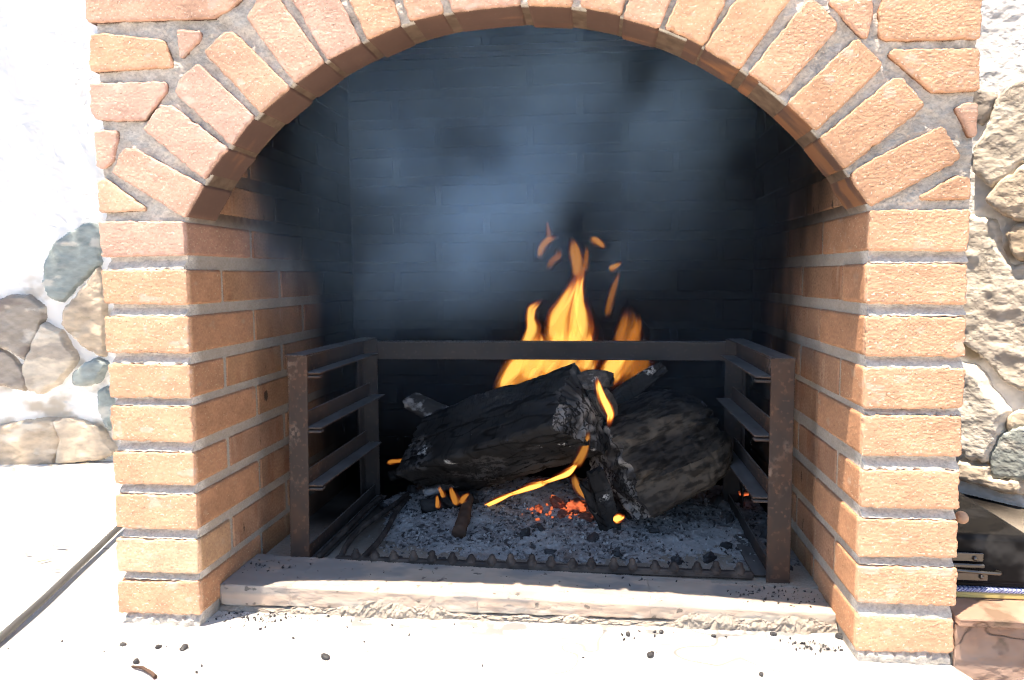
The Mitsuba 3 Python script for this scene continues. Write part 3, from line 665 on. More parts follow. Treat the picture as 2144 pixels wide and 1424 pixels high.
gx, gy = np.meshgrid(np.linspace(-.638, .638, 300), np.linspace(.258, 1.008, 190))
zz = ash_height(gx.ravel(), gy.ravel())
idx = np.arange(gx.size).reshape(gx.shape)
f = np.vstack([np.stack([idx[:-1, :-1], idx[:-1, 1:], idx[1:, 1:]], -1).reshape(-1, 3), np.stack([idx[:-1, :-1], idx[1:, 1:], idx[1:, :-1]], -1).reshape(-1, 3)])
put('ash_bed', tri(np.c_[gx.ravel(), gy.ravel(), zz], f), 'wood_ash', smooth=True)
tag('ash_bed', 'grey bed of wood ash on the hearth floor under the logs', 'ash', kind='stuff')


def lump(seed, sub=2, squash=(1, .8, .6), amp=.5, freq=1.6):
    m = trimesh.creation.icosphere(sub, 1.0)
    v = m.vertices * (1 + amp * (mfbm(m.vertices * freq + seed * 3.3, 3, seed) - .5))[:, None]
    v = np.sign(v) * np.abs(v) ** .8
    return tri(v * np.array(squash), m.faces)


def scatter(kind_meshes, spots, sizes, rng):
    out = []
    for (x, y, z), s in zip(spots, sizes):
        m = kind_meshes[rng.integers(len(kind_meshes))]
        R = trimesh.transformations.euler_matrix(*(rng.random(3) * 6.28))[:3, :3]
        out.append((m.vertices @ R.T * s + [x, y, z], m.faces))
    v = np.vstack([a for a, _ in out])
    at = np.cumsum([0] + [len(a) for a, _ in out])
    return tri(v, np.vstack([b + k for (_, b), k in zip(out, at)]))


rng = np.random.default_rng(5)
chips = [lump(900 + k, 0, (1, .6, .25 + .2 * (k % 2)), .9) for k in range(6)]
N = 7000
X, Y = rng.uniform(-.60, .60, N), .275 + rng.random(N) ** 1.2 * .62
S = .0012 + .0046 * rng.random(N) ** 3
put('ash_flakes', scatter(chips, np.c_[X, Y, ash_height(X, Y) + .001], S, rng), 'ash_chip')
tag('ash_flakes', 'small pale flakes of ash strewn over the ash bed', 'ash flakes', kind='stuff')
N = 1700
X, Y = rng.uniform(-.62, .62, N), .262 + rng.random(N) ** 1.1 * .65
S = .0014 + .0060 * rng.random(N) ** 3
put('coal_grit', scatter(chips, np.c_[X, Y, ash_height(X, Y) + .001], S, rng), 'charcoal')
tag('coal_grit', 'black crumbs of charcoal mixed into the ash bed', 'charcoal grit', kind='stuff')
lumps = [lump(40 + k, 2, (1, .66, .42), 1.3, 2.3) for k in range(7)]
spots = [(-.42, .33, .018), (-.36, .30, .022), (-.31, .31, .02), (-.20, .30, .018), (-.10, .33, .013), (-.02, .46, .020), (.02, .49, .016), (.10, .47, .026), (.155, .45, .018), (.215, .38, .017),
         (.29, .40, .020), (.35, .34, .018), (.43, .37, .024), (.40, .46, .022), (.31, .50, .014), (.48, .45, .020), (.45, .56, .023), (.52, .62, .020), (.50, .76, .025), (-.52, .55, .026), (-.56, .62, .030), (-.58, .50, .024),
         (-.48, .44, .015), (-.45, .68, .022), (-.40, .80, .024), (-.46, .84, .026), (-.33, .86, .020), (.05, .37, .012), (-.27, .42, .013), (.24, .31, .012), (.33, .285, .011), (.60, .42, .022), (.595, .52, .025), (.60, .34, .016)]
def ranks(spots, bands):
    out = {}
    for lo, hi, where in bands:
        row = sorted((x, k) for k, (x, y, r) in enumerate(spots) if lo <= y < hi)
        for i, (x, k) in enumerate(row):
            out[k] = f'{ORD[i]} from the left {where}'
    return out


ORD = 'first second third fourth fifth sixth seventh eighth ninth tenth eleventh twelfth thirteenth fourteenth fifteenth sixteenth seventeenth eighteenth nineteenth twentieth'.split()
spots = [s_ for k, s_ in enumerate(spots) if k % 3 != 1]
rank = ranks(spots, [(0, .355, 'in the row just behind the grate teeth'), (.355, .475, 'in the front half of the ash bed'), (.475, .70, 'in the middle of the ash bed'), (.70, 2, 'at the back of the ash bed')])
for k, (x, y, r) in enumerate(spots):
    m = placed(lumps[k % 7], rot=(k * 1.3, k * .7, k * 2.1))
    m.vertices *= r
    m.apply_translation((x, y, float(ash_height(np.array([x]), np.array([y]))[0]) + r * .10))
    key = put('charcoal_lump', m, 'charcoal', smooth=15)
    tag(key, 'black lump of charcoal, ' + rank[k], 'charcoal', 'charcoal lumps in the ash')


def log_mesh(p0, p1, r0, r1, section, seg=110, rows=110, seed=0, grain=.006, coarse=.02, end_rough=.012, bend=0.0, taper=0.0):
    """A split or round log; section(angle) gives its outline. Returns (bark mesh, uv, end meshes)."""
    p0, p1 = np.array(p0, float), np.array(p1, float)
    L = np.linalg.norm(p1 - p0)
    d = (p1 - p0) / L
    a = np.cross(d, [0, 0, 1.0])
    a /= np.linalg.norm(a)
    b = np.cross(a, d)
    t, th = np.meshgrid(np.linspace(0, 1, rows), np.arange(seg + 1) * 2 * np.pi / seg, indexing='ij')
    r = (r0 + (r1 - r0) * t) * section(th)
    if taper:
        r = r * np.sqrt(1 - .72 * np.clip((t - 1 + taper) / taper, 0, 1) ** 2.2)
    q = np.stack([np.cos(th) * r * 9, np.sin(th) * r * 9, t * L * 5], -1)
    r = r + coarse * (mfbm(q, 3, seed) - .5)
    q2 = np.stack([np.cos(th) * r * 75, np.sin(th) * r * 75, t * L * 18], -1)
    rid = 1 - np.abs(mfbm(q2, 3, seed + 5) - .5) * 2
    r = r - grain * rid ** 3 * 1.4
    q3 = np.stack([np.cos(th) * 3, np.sin(th) * 3, t * 0], -1)
    off = (mfbm(q3 * 2.3, 3, seed + 8) - .5) * end_rough * 2
    tl = t * L + off * (t - .5) * 2
    c = p0 + tl[..., None] * d + (bend * np.sin(t * np.pi))[..., None] * b
    P = c + (np.cos(th) * r)[..., None] * a + (np.sin(th) * r)[..., None] * b
    uv = np.stack([th * (r0 + r1) / 2, t * L], -1).reshape(-1, 2)
    W = seg + 1
    i, k = np.meshgrid(np.arange(rows - 1), np.arange(seg), indexing='ij')
    i, k = i.ravel(), k.ravel()
    f = np.vstack([np.stack([i * W + k, i * W + k + 1, (i + 1) * W + k + 1], 1), np.stack([i * W + k, (i + 1) * W + k + 1, (i + 1) * W + k], 1)])
    bark = tri(P.reshape(-1, 3), f)
    ends = []
    for row, sgn in ((0, -1), (rows - 1, 1)):
        ring, cc = P[row, :-1], P[row, :-1].mean(0)
        lay = [ring + (cc - ring) * u for u in (0, .12, .3, .5, .7, .88)]
        vv = []
        for m_, lr in enumerate(lay):
            e = lr.copy()
            if m_:
                e += d * sgn * ((mfbm(np.c_[(lr - cc) * 38], 3, seed + 17) - .5) * end_rough * 1.6 + .004 * m_)[:, None]
            vv.append(e)
        vv = np.vstack([*vv, (cc + d * sgn * .02)[None]])
        K = seg
        ff = []
        for m_ in range(len(lay) - 1):
            x = np.arange(K) + m_ * K
            y = np.roll(np.arange(K), -1) + m_ * K
            ff += [np.stack([x, y, y + K], 1), np.stack([x, y + K, x + K], 1)]
        x, y = np.arange(K) + (len(lay) - 1) * K, np.roll(np.arange(K), -1) + (len(lay) - 1) * K
        ff.append(np.stack([x, y, np.full(K, len(lay) * K)], 1))
        e = tri(vv, np.vstack(ff))
        ends.append((e, np.c_[(vv - cc) @ a, (vv - cc) @ b]))
    # outward faces
    nrm = np.cross(P[1, 0] - P[0, 0], P[0, 1] - P[0, 0])
    if np.dot(np.cross(bark.vertices[f[0, 1]] - bark.vertices[f[0, 0]], bark.vertices[f[0, 2]] - bark.vertices[f[0, 0]]), bark.vertices[f[0, 0]] - p0) < 0:
        bark.faces = bark.faces[:, ::-1]
    return bark, uv, ends


def add_log(label, p0, p1, r0, r1, section, skin, end='charred_end', **kw):
    key = numbered('log')
    bark, uv, ends = log_mesh(p0, p1, r0, r1, section, **kw)
    tag(key, label, 'log')
    put(key + '__bark', bark, skin, smooth=True, uv=uv)
    for e, euv in ends:
        put(key + '__cut_end', e, end, smooth=True, uv=euv)
    return key


def faceted(angles, dist, p=9.0):
    """Outline of a split log: flat faces at these angles and distances, corners a little rounded."""
    def fn(th):
        s_ = sum(np.maximum(np.cos(th - a) / d, 1e-3) ** p for a, d in zip(angles, dist))
        return s_ ** (-1 / p)
    return fn


split = faceted((.9, 2.5, 3.7, 5.2), (1.0, .92, 1.0, .95), 12)
blocky = faceted((.5, 1.5, 2.6, 3.9, 5.1), (1.0, .98, .95, 1.0, .98), 9)
roundish = lambda th: 1 + .10 * np.cos(2 * th + .6) + .06 * np.cos(3 * th)
add_log('big charred split log leaning across the middle of the fire', (-.315, .755, .178), (.135, .50, .372), .106, .098, split, 'charred_wood', seed=3, grain=.005, coarse=.022, seg=150, rows=190)
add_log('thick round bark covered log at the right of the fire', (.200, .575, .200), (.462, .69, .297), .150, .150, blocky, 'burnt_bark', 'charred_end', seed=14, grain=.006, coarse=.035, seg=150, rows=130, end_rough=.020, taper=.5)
add_log('thin log end with grey flaking ash behind the split log', (-.405, .83, .335), (-.20, .76, .255), .032, .036, roundish, 'ash_skin', 'ash_skin', seed=24, grain=.003, coarse=.012, seg=60, rows=50)
bsdf('ash_skin', lambda p, n, uv: mix((.035, .033, .033), (.26, .26, .27), smoothstep(.44, .62, fbm(p.x * 30, p.y * 30, p.z * 30, 4))), .9, lambda p, n, uv: fbm(p.x * 90, p.y * 90, p.z * 90, 3), .006)


def plank(label, a, b, w, th, seed, skin='charred_wood'):
    a, b = np.array(a, float), np.array(b, float)
    L = np.linalg.norm(b - a)
    m = trimesh.creation.box((L, w, th)).subdivide_to_size(.010)
    v = m.vertices
    v = v + (mfbm(v * np.array([25, 60, 60]) + seed, 3, seed)[:, None] - .5) * np.array([.02, .016, .012])
    v[:, 1] *= 1 - .35 * np.clip(v[:, 0] / L * 2, -1, 1) ** 2
    d = (b - a) / L
    s_ = np.cross(d, [.3, -1, .2])
    s_ /= np.linalg.norm(s_)
    u = np.cross(d, s_)
    uv = np.c_[v[:, 1] + v[:, 2], v[:, 0]]
    v = (a + b) / 2 + v[:, :1] * d + v[:, 1:2] * s_ + v[:, 2:] * u
    key = put('wood_piece', tri(v, m.faces), skin, smooth=True, uv=uv)
    return tag(key, label, 'wood')


plank('thin charred plank standing between the two logs, flames along its edge', (.158, .475, .225), (.205, .51, .055), .055, .022, 4)
plank('dark splinter of wood with white ash flecks above the round log', (.17, .66, .345), (.345, .72, .46), .045, .03, 9)
plank('charred knot of wood on top of the split log under the steel bar', (.125, .53, .445), (.195, .50, .455), .05, .045, 15)
plank('black block of wood hanging at the right end of the split log', (.165, .49, .43), (.195, .52, .36), .05, .04, 21)


def stick(label, pts, r, seed, skin='charred_wood'):
    pts = np.array(pts, float)
    t = np.linspace(0, 1, 16)
    P = np.stack([np.interp(t, np.linspace(0, 1, len(pts)), pts[:, k]) for k in range(3)], 1)
    m = sweep(P, r * (1 + .25 * (mnoise(np.c_[t * 6, t * 0, t * 0], seed) - .5)), 14, seed, .35)
    key = put('stick', m, skin, smooth=True, uv=np.c_[m.vertices[:, 0] + m.vertices[:, 2], m.vertices[:, 1]])
    return tag(key, label, 'stick')


bsdf('brown_stick', lambda p, n, uv: mi.Color3f(.075, .045, .032) * (.5 + fbm(p.x * 60, p.y * 60, p.z * 60, 3)), .85, lambda p, n, uv: fbm(p.x * 120, p.y * 120, p.z * 120, 3), .004)
stick('brown stub of a stick pointing towards the viewer in front of the split log', [(-.190, .60, .105), (-.185, .52, .085), (-.186, .44, .062)], .0165, 3, 'brown_stick')
stick('charred stick lying under the left end of the split log', [(-.325, .60, .075), (-.25, .62, .088), (-.17, .64, .10)], .020, 5)
stick('pale ashy stick end beside the small flames at the left', [(-.33, .66, .095), (-.27, .68, .115), (-.23, .70, .12)], .013, 7, 'ash_skin')
stick('dark smouldering stick at the far left of the ash bed', [(-.47, .80, .105), (-.41, .80, .125), (-.33, .80, .115)], .018, 11)
stick('thin charred stick leaning on the round log', [(.13, .44, .20), (.155, .47, .13), (.185, .50, .06)], .011, 13)

# embers
scene['ember_glow'] = mikit.proc(lambda p, n, uv: mi.Color3f(.13, .024, .007) * smoothstep(.46, .70, fbm(p.x * 38, p.y * 38, p.z * 38, 3)))
for k, (x, y, z, r, lab) in enumerate([(.375, .83, .085, .042, 'red glowing ember behind the right end of the round log'), (.11, .60, .105, .030, 'orange ember under the split log, nearest the round log'),
                                  (.055, .62, .105, .026, 'orange ember under the middle of the split log'), (.585, .78, .10, .013, 'reddish ember by the right back post of the stand'),
                                  (.075, .57, .088, .020, 'small orange ember in front of the one under the middle of the split log'), (.005, .60, .090, .018, 'small orange ember left of the other embers under the split log'), (.135, .56, .085, .018, 'small orange ember at the foot of the thin charred plank')]):
    m = placed(lump(70 + k, 3, (1, .7, .5), 1.5, 2.4), rot=(.3 * k, 0, k))
    m.vertices *= r
    m.apply_translation((x, y, z - .012))
    q = (m.vertices - m.bounds[0]) / np.ptp(m.bounds, axis=0)
    key = put('ember', m, 'ember_char', smooth=True, uv=q[:, [0, 2]], emitter={'type': 'area', 'radiance': {'type': 'ref', 'id': 'ember_glow'}})
    tag(key, lab, 'ember')

rng = np.random.default_rng(31)
sp = np.c_[rng.normal(.06, .055, 30), rng.normal(.60, .035, 30)]
sp = np.c_[sp, ash_height(sp[:, 0], sp[:, 1]) + .002]
put('ember_bits', scatter([lump(940 + k, 1, (1, .7, .5), 1.2, 2.0) for k in range(4)], sp, .0025 + .005 * rng.random(30) ** 2, rng), 'ember_char', emitter={'type': 'area', 'radiance': {'type': 'rgb', 'value': [.085, .017, .005]}})
tag('ember_bits', 'glowing orange bits of ember in the ash under the split log', 'embers', kind='stuff')

# ------------------------------------------------------------------ flames: thin curved tongues of glowing gas
def flame_shape(u, v):
    u = u * 2 - dr.floor(u * 2)  # the front sheet has the left half of the uv square, the back sheet the right half
    e = 1 - dr.abs(u * 2 - 1)
    tip = smoothstep(0, .18, v) * smoothstep(0, .30, 1 - v)
    streak = fbm(u * 4.2 + v * 2.2, v * 1.7 + u * .6, 2.0, 3)
    frayed = fbm(u * 9 + v * 3, v * 5, 7.0, 2)
    return smoothstep(.0, .8, e + (streak - .5) * .6 + (frayed - .5) * .55) * tip, streak


def flame_light(level, hot):
    def fn(p, n, uv):
        a, s = flame_shape(uv.x, uv.y)
        heat = dr.clip(a * (1.05 - .55 * uv.y) + (s - .5) * 1.1, 0, 1)
        c = mix((.70, .09, .010), (1.0, .31, .035), smoothstep(.2, .75, heat))
        c = mix(c, (1.15, .60, .11), smoothstep(.6, 1.0, heat) * hot)
        return c * a * (.34 + .9 * heat * (.45 + 1.1 * smoothstep(.32, .68, s))) * level
    return fn


GAIN = .074
for name, lv, hot in (('hot', 1.0, 1.0), ('warm', .40, .3), ('faint', .22, .0), ('blaze', 1.7, 1.0)):
    scene['flame_glow_' + name] = mikit.proc(flame_light(lv * GAIN, hot))
    op = {'blaze': .7, 'hot': .55, 'warm': .35, 'faint': .12}[name]
    scene['flame_body_' + name] = {'type': 'mask', 'opacity': mikit.proc((lambda o: lambda p, n, uv: flame_shape(uv.x, uv.y)[0] * o)(op)),
                                   'inner': {'type': 'twosided', 'inner': {'type': 'diffuse', 'reflectance': {'type': 'rgb', 'value': [.01, .01, .01]}}}}


def flame(name, kind, label, bulge=.38):
    pts = np.array(FLAMES[name], float) / 1000
    n = max(18, len(pts) * 5)
    s = np.linspace(0, len(pts) - 1, n)
    base = np.arange(len(pts))
    from scipy.interpolate import PchipInterpolator
    P = np.stack([PchipInterpolator(base, pts[:, k])(s) for k in range(3)], 1)
    w = PchipInterpolator(base, pts[:, 3])(s) * 1.45
    tg = np.gradient(P, axis=0)
    tg /= np.linalg.norm(tg, axis=1, keepdims=True)
    back = np.array([0, 1.0, 0])
    side = np.cross(tg, back)
    side /= np.linalg.norm(side, axis=1, keepdims=True)
    dep = np.cross(side, tg)
    M = 13
    u = np.linspace(0, 1, M)
    lat = (u - .5) * 2
    curl = .25 * w * np.sin(s * .9 + len(name))
    v, uv, f = [], [], []
    for sg in (-1, 1):
        prof = np.sqrt(np.maximum(1 - lat ** 2, 0))
        q = P[:, None] + side[:, None] * (lat[None, :, None] * w[:, None, None]) + dep[:, None] * ((sg * bulge * prof[None] + .3 * lat[None] ** 2) * w[:, None] + curl[:, None] * lat[None])[..., None]
        v.append(q.reshape(-1, 3))
        uv.append(np.stack(np.broadcast_arrays((u[None] * .998 + .001) / 2 + (0 if sg < 0 else .5), (s / s[-1])[:, None]), -1).reshape(-1, 2))
        o = (0 if sg < 0 else n * M)
        for i in range(n - 1):
            for k in range(M - 1):
                a, b = o + i * M + k, o + i * M + k + 1
                f += [[a, b, b + M], [a, b + M, a + M]] if sg > 0 else [[a, b + M, b], [a, a + M, b + M]]
    v = np.vstack(v)
    # front sheet faces -y
    m = tri(v, f)
    fn = m.face_normals[: (n - 1) * (M - 1) * 2]
    sheet0 = np.nan_to_num(fn)[:, :].mean(0)
    ctr = (v[n * M:] - v[:n * M]).mean(0)
    if sheet0 @ ctr > 0:
        m.faces = m.faces[:, ::-1]
    key = put('flame', m, 'flame_body_' + kind, smooth=True, uv=np.vstack(uv), emitter={'type': 'area', 'radiance': {'type': 'ref', 'id': 'flame_glow_' + kind}})
    tag(key, label, 'flame')


flame('t1', 'hot', 'curved yellow tongue left of the tallest flame, above the back bar')
flame('t2', 'hot', 'left lobe of the tallest flame')
flame('t3', 'hot', 'right lobe of the tallest flame')
flame('t4', 'hot', 'bright yellow streak up the middle of the tallest flame')
flame('t5', 'warm', 'orange red tip above the tallest flame')
flame('t6', 'faint', 'thin red wisp along the right side of the orange tip')
flame('m1', 'warm', 'wide translucent orange body of the tallest flame')
flame('m2', 'warm', 'wide translucent orange sheet of flame along the top of the split log')
flame('m3', 'faint', 'wide dim orange sheet of flame right of the log end')
flame('b1', 'hot', 'leftmost yellow flame below the back bar, creeping along the split log')
flame('b2', 'hot', 'second yellow flame from the left below the back bar')
flame('b3', 'hot', 'third yellow flame from the left below the back bar')
flame('b4', 'hot', 'yellow flame below the back bar under the tallest flame')
flame('b5', 'hot', 'yellow flame below the back bar beside the log end')
flame('r1', 'hot', 'orange flame just right of the log end, below the back bar')
flame('r2', 'warm', 'rightmost orange flame below the back bar')
flame('r3', 'faint', 'ragged orange flame above the bar, right of the tallest flame')
flame('r4', 'faint', 'rightmost ragged orange flame above the bar')
flame('r6', 'faint', 'dim red glow of flame behind the top of the round log')
flame('w1', 'faint', 'thin orange wisp standing above the ragged right hand flames')
flame('c1', 'warm', 'curled orange wisp at the top left of the fire')
flame('c2', 'faint', 'highest dim wisp at the top left of the fire')
flame('c3', 'faint', 'dim red wisp under the curled wisp at the top left')
flame('topright', 'warm', 'small detached orange wisp at the top right of the fire')
flame('spark', 'warm', 'tiny detached flame lick right of the tallest flame')
flame('logend', 'blaze', 'bright S shaped flame licking the right end of the split log')
flame('midwisp', 'warm', 'narrow orange flame between the two logs')
flame('under', 'blaze', 'bright flame along the right end of the underside of the split log')
flame('under2', 'blaze', 'bright flame along the middle of the underside of the split log')
flame('under3', 'blaze', 'bright flame trailing down at the lower left of the split log underside')
flame('plank', 'warm', 'orange flame running down the edge of the thin charred plank')
flame('foot', 'blaze', 'small bright flame at the foot of the thin charred plank')
flame('smalla', 'warm', 'leftmost of the little flames under the left end of the split log')
flame('smallb', 'warm', 'second little flame from the left under the split log')
flame('smallc', 'warm', 'widest of the little flames under the left end of the split log')
flame('smalld', 'warm', 'rightmost of the little flames under the left end of the split log')
flame('smallf', 'warm', 'tiny flame on the end of the brown stick stub')
flame('lefta', 'warm', 'thin flame creeping along the smouldering stick at the far left')
flame('leftb', 'hot', 'small round yellow flame on the smouldering stick')
flame('leftc', 'warm', 'low orange flame at the right foot of the smouldering stick')

# ------------------------------------------------------------------ smoke
nz, ny, nx = 180, 90, 150
zc, yc, xc = np.meshgrid(np.linspace(.30, 1.60, nz), np.linspace(.13, 1.0, ny), np.linspace(-.636, .636, nx), indexing='ij')
q = np.stack([xc, yc, zc * .55], -1)
warp = np.stack([mfbm(q * 2.6 + 11, 3, 1), mfbm(q * 2.6 + 37, 3, 2), mfbm(q * 2.6 + 71, 3, 3)], -1) - .5
fine = np.stack([mfbm(q * 7 + 5, 3, 21), mfbm(q * 7 + 27, 3, 22), mfbm(q * 7 + 61, 3, 23)], -1) - .5
d = mfbm((q + warp * .85 + fine * .16) * np.array([4.3, 4.3, 3.6]), 6, 9)
d = np.clip((d - .37) / .33, 0, 1) ** 1.8
rise = np.clip((zc - .54 - .22 * np.clip((xc + .1) / .7, 0, 1) + .04 * np.clip((-xc - .30) / .3, 0, 1) + .18 * (mfbm(q * 4 + 5, 3, 4) - .5)) / .40, 0, 1) ** 1.3
left = np.exp(-((xc + .12) / .42) ** 2) * .75 + .42
front = np.clip((yc - .13) / .12, 0, 1)
den = (d * 1.6 + .03) * rise * left * front
den += .022 * np.clip((zc - .3) / .15, 0, 1) * front
den *= 1 - .75 * np.exp(-((xc - .12 - .15 * (zc - .8)) / .09) ** 2 - ((zc - .86) / .20) ** 2)
SMOKE = 2.2
scene['smoke_medium'] = {'type': 'heterogeneous', 'albedo': {'type': 'rgb', 'value': [.42, .66, .96]},
                         'sigma_t': {'type': 'gridvolume', 'grid': mi.VolumeGrid(den[..., None].astype(np.float32)), 'filter_type': 'trilinear',
                                     'to_world': T().translate([-.636, .13, .30]).scale([1.272, .87, 1.30])}, 'scale': SMOKE}
scene['smoke'] = {'type': 'cube', 'to_world': T().translate([0, .565, .95]).scale([.636, .435, .65]), 'bsdf': {'type': 'null'}, 'interior': {'type': 'ref', 'id': 'smoke_medium'}}
tag('smoke', 'blue grey wood smoke filling the arch above the fire', 'smoke', kind='stuff')

# ------------------------------------------------------------------ rubble stone walls
def stone(poly, frame, proud, seed):
    pts = outline(poly, .008, .003)
    pts = np.array(Polygon(pts).buffer(.013, join_style=2).exterior.coords)[:-1]
    pts = outline(pts, .008, .003)
    q = np.c_[pts * 40, np.full(len(pts), seed * 1.7)]
    pts = pts + (np.stack([mfbm(q, 3, seed), mfbm(q + 50, 3, seed)], 1) - .5) * .018
    P = Polygon(pts).buffer(0)
    P = max(getattr(P, 'geoms', [P]), key=lambda g: g.area)
    ring = P.exterior

    def height(p):
        d = np.array([ring.distance(Point(x)) for x in p])
        q = np.c_[p * 1.0, np.full(len(p), seed * .37)]
        facet = np.abs(mfbm(q * np.array([9, 11, 1]), 2, seed) - .5) * -.024 + .008
        fine = (mfbm(q * np.array([40, 48, 1]), 4, seed + 4) - .5) * .008
        return -.01 + (proud + .01) * (1 - np.exp(-d / .0035)) + (facet + fine) * (1 - np.exp(-d / .006))

    return sheet(list(P.exterior.coords)[:-1], [], .008, height, .05, frame, seed)


def rubble_wall(key, label, P, Q, a0, a1, ztop, stones, tones, mortar, z0=-.02, seed=0):
    P, Q = np.array([*P, 0.0]), np.array([*Q, 0.0])
    eu = (Q - P) / np.linalg.norm(Q - P)
    n = np.array([eu[1], -eu[0], 0])
    fr = (P, eu, np.array([0, 0, 1.0]), n)
    tag(key, label, 'stone wall')
    rel = lambda p: (mfbm(np.c_[p * 13, p[:, :1] * 0], 4, seed) - .5) * .012
    put(key + '__render_coat', sheet([(a0, z0), (a1, z0), (a1, ztop), (a0, ztop)], [], .02, rel, .25, fr, seed), mortar, smooth=40)
    for k, s_ in enumerate(stones):
        p = np.array(s_, float) / 1000
        m = stone(p, (P, eu, np.array([0, 0, 1.0]), n), .014 + .010 * (k % 3), 200 + k + 31 * seed)
        put(key + '__stone', m, 'rubble_stone', smooth=True, uv=const_uv(m, *tones[k]))


rubble_wall('stone_wall', 'whitewashed rubble stone wall behind the left side of the fireplace', (-2.0, 1.25), (-1.7, 1.30), -2.6, 1.4, 2.3, LEFT_STONES,
            [(0, .5), (.33, 1), (.85, .8), (.33, 1), (.6, .7), (.1, .3), (.05, .5), (.66, .4), (.8, .4)], 'washed_mortar', seed=1)
rubble_wall('stone_wall_001', 'tan rubble stone wall to the right of the fireplace, above the black case', (1.22, .86), (1.34, .70), -.5, 2.4, 1.05, RIGHT_STONES,
            [(.33, .3), (.86, .5), (.80, .4), (.88, .7), (.6, 1), (.97, .3), (.8, .5), (.12, .4), (.8, .3)], 'tan_mortar', z0=-.45, seed=2)
m = sheet([(-.5, 1.05), (2.4, 1.05), (2.4, 2.3), (-.5, 2.3)], [], .03, lambda p: (mfbm(np.c_[p * 9, p[:, :1] * 0], 4, 3) - .5) * .02 + .006, .25,
          ((1.22, .86, 0), (.6, -.8, 0), (0, 0, 1), (-.8, -.6, 0)), 9)
put('stone_wall_001__plaster_coat', m, 'plaster', smooth=40)

# ------------------------------------------------------------------ slate ledge and the black case on it
SL = tag('slate_ledge', 'slate tiled ledge to the right of the right hand pier', 'ledge')
put(SL + '__core', wall(.8165, 3.0, .012, 1.6, -.449, .080), 'cement_mortar')
for k, (a, b) in enumerate([(.8170, 1.30), (1.304, 1.75), (1.754, 2.2)]):
    for z0, z1 in [(-.30, .0785), (-.448, -.304)]:
        m = rbox((b - a, .010, z1 - z0), .0015, .0004).subdivide_to_size(.04)
        put(SL + '__face_tile', placed(tri(m.vertices, m.faces), ((a + b) / 2, .007, (z0 + z1) / 2)), 'slate', smooth=25)
    m = rbox((b - a, .47, .0145), .002, .0004).subdivide_to_size(.04)
    put(SL + '__top_tile', placed(tri(m.vertices, m.faces), ((a + b) / 2, .225, .0872)), 'slate', smooth=25)

BC = tag('black_case', 'black enamelled steel case with a bright latch, beside the right hand pier', 'case')
r = .012
foot = [(.833, .102), (.978, .097), (.984, .378), (.833, .385)]
low = hull([(x, y, z) for x, y in foot for z in (.131, .130)], r, 3)
body = hull([(x, y, z) for x, y in foot for z in (.131, .206)], r, 3)
put(BC + '__body', body, 'black_enamel', smooth=40)
put(BC + '__bottom_rim', placed(rbox((.17, .30, .010), .003), (.912, .240, .1205)), 'black_enamel')
yf = .0825
put(BC + '__latch_plate', placed(rbox((.075, .003, .0165), .001), (.860, yf, .1765)), 'bright_steel')
put(BC + '__latch_plate', placed(rbox((.082, .003, .0155), .001), (.866, yf, .1385)), 'bright_steel')
put(BC + '__latch_bar', placed(rbox((.075, .007, .008), .002), (.861, yf - .004, .161)), 'bright_steel')
put(BC + '__latch_wire', sweep([(.82, yf - .010, .1545), (.86, yf - .012, .153), (.90, yf - .012, .1508), (.922, yf - .011, .1500), (.927, yf - .006, .1498), (.922, yf + .001, .1498)], .0034, 8), 'bright_steel', smooth=True)
for x, z in ((.8811, .1750), (.8945, .1395)):
    put(BC + '__bolt', hull([(x, yf - .003, z), (x, yf - .002, z)], .0048, 2), 'bright_steel', smooth=True)
put(BC + '__knob', hull([(.853, .075, .2545), (.856, .085, .2540)], .011, 3), 'knob_wood', smooth=True)
TB = tag('flat_board', 'thin yellow edged board with a blue dotted top, under the black case', 'board')
put(TB + '__board', placed(rbox((.36, .32, .011), .002), (1.00, .243, .1010)), 'yellow_board')
put(TB + '__dotted_cover', placed(rbox((.36, .322, .008), .002), (1.00, .243, .1108)), 'dotted_cloth')

# ------------------------------------------------------------------ things on the pale terrace
tag(put('metal_rod', sweep([(-.99, -.16, .011), (-1.04, .05, .015), (-1.10, .26, .017), (-1.168, .50, .020), (-1.205, .64, .022)], .0085, 12), 'grey_steel', smooth=True), 'long grey steel rod lying on the terrace at the left of the fireplace', 'rod')
crumb = [lump(500 + k, 1, (1, .7, .5), .9, 1.8) for k in range(5)]
rng = np.random.default_rng(21)
BIG = sorted(CRUMBS, key=lambda c: -c[2])[:12]
rank = ranks(BIG, [(-9000, -170, 'on the terrace along the bottom edge'), (-170, -60, 'on the open terrace before the sill'), (-60, 9000, 'close to the sill or the pier')])
for k, (x, y, r) in enumerate(BIG):
    x, y, r = x / 1000, y / 1000, r / 1000
    m = placed(crumb[k % 5], rot=(rng.random() * .5, rng.random() * .5, rng.random() * 6.3))
    m.vertices *= r * .8
    m.apply_translation((x, y, r * .3))
    tag(put('charcoal_crumb', m, 'charcoal'), 'charcoal crumb, ' + rank[k], 'charcoal', 'charcoal crumbs on the terrace')
dust = []
for cx, cy, sx, sy_, n in ((-.555, .060, .05, .022, 170), (-.40, .075, .10, .012, 40), (.25, .070, .20, .012, 40), (.585, .050, .03, .016, 90), (0, -.05, .6, .12, 36), (-.5, -.1, .3, .1, 24)):
    dust.append(np.c_[rng.normal(cx, sx, n), rng.normal(cy, sy_, n)])
dust = np.vstack([*dust, *[np.array([[c[0], c[1]]]) / 1000 for c in CRUMBS if c not in BIG]])
dust = dust[(dust[:, 1] < .078) & (np.abs(dust[:, 0]) < .66) | (dust[:, 1] < -.004)]
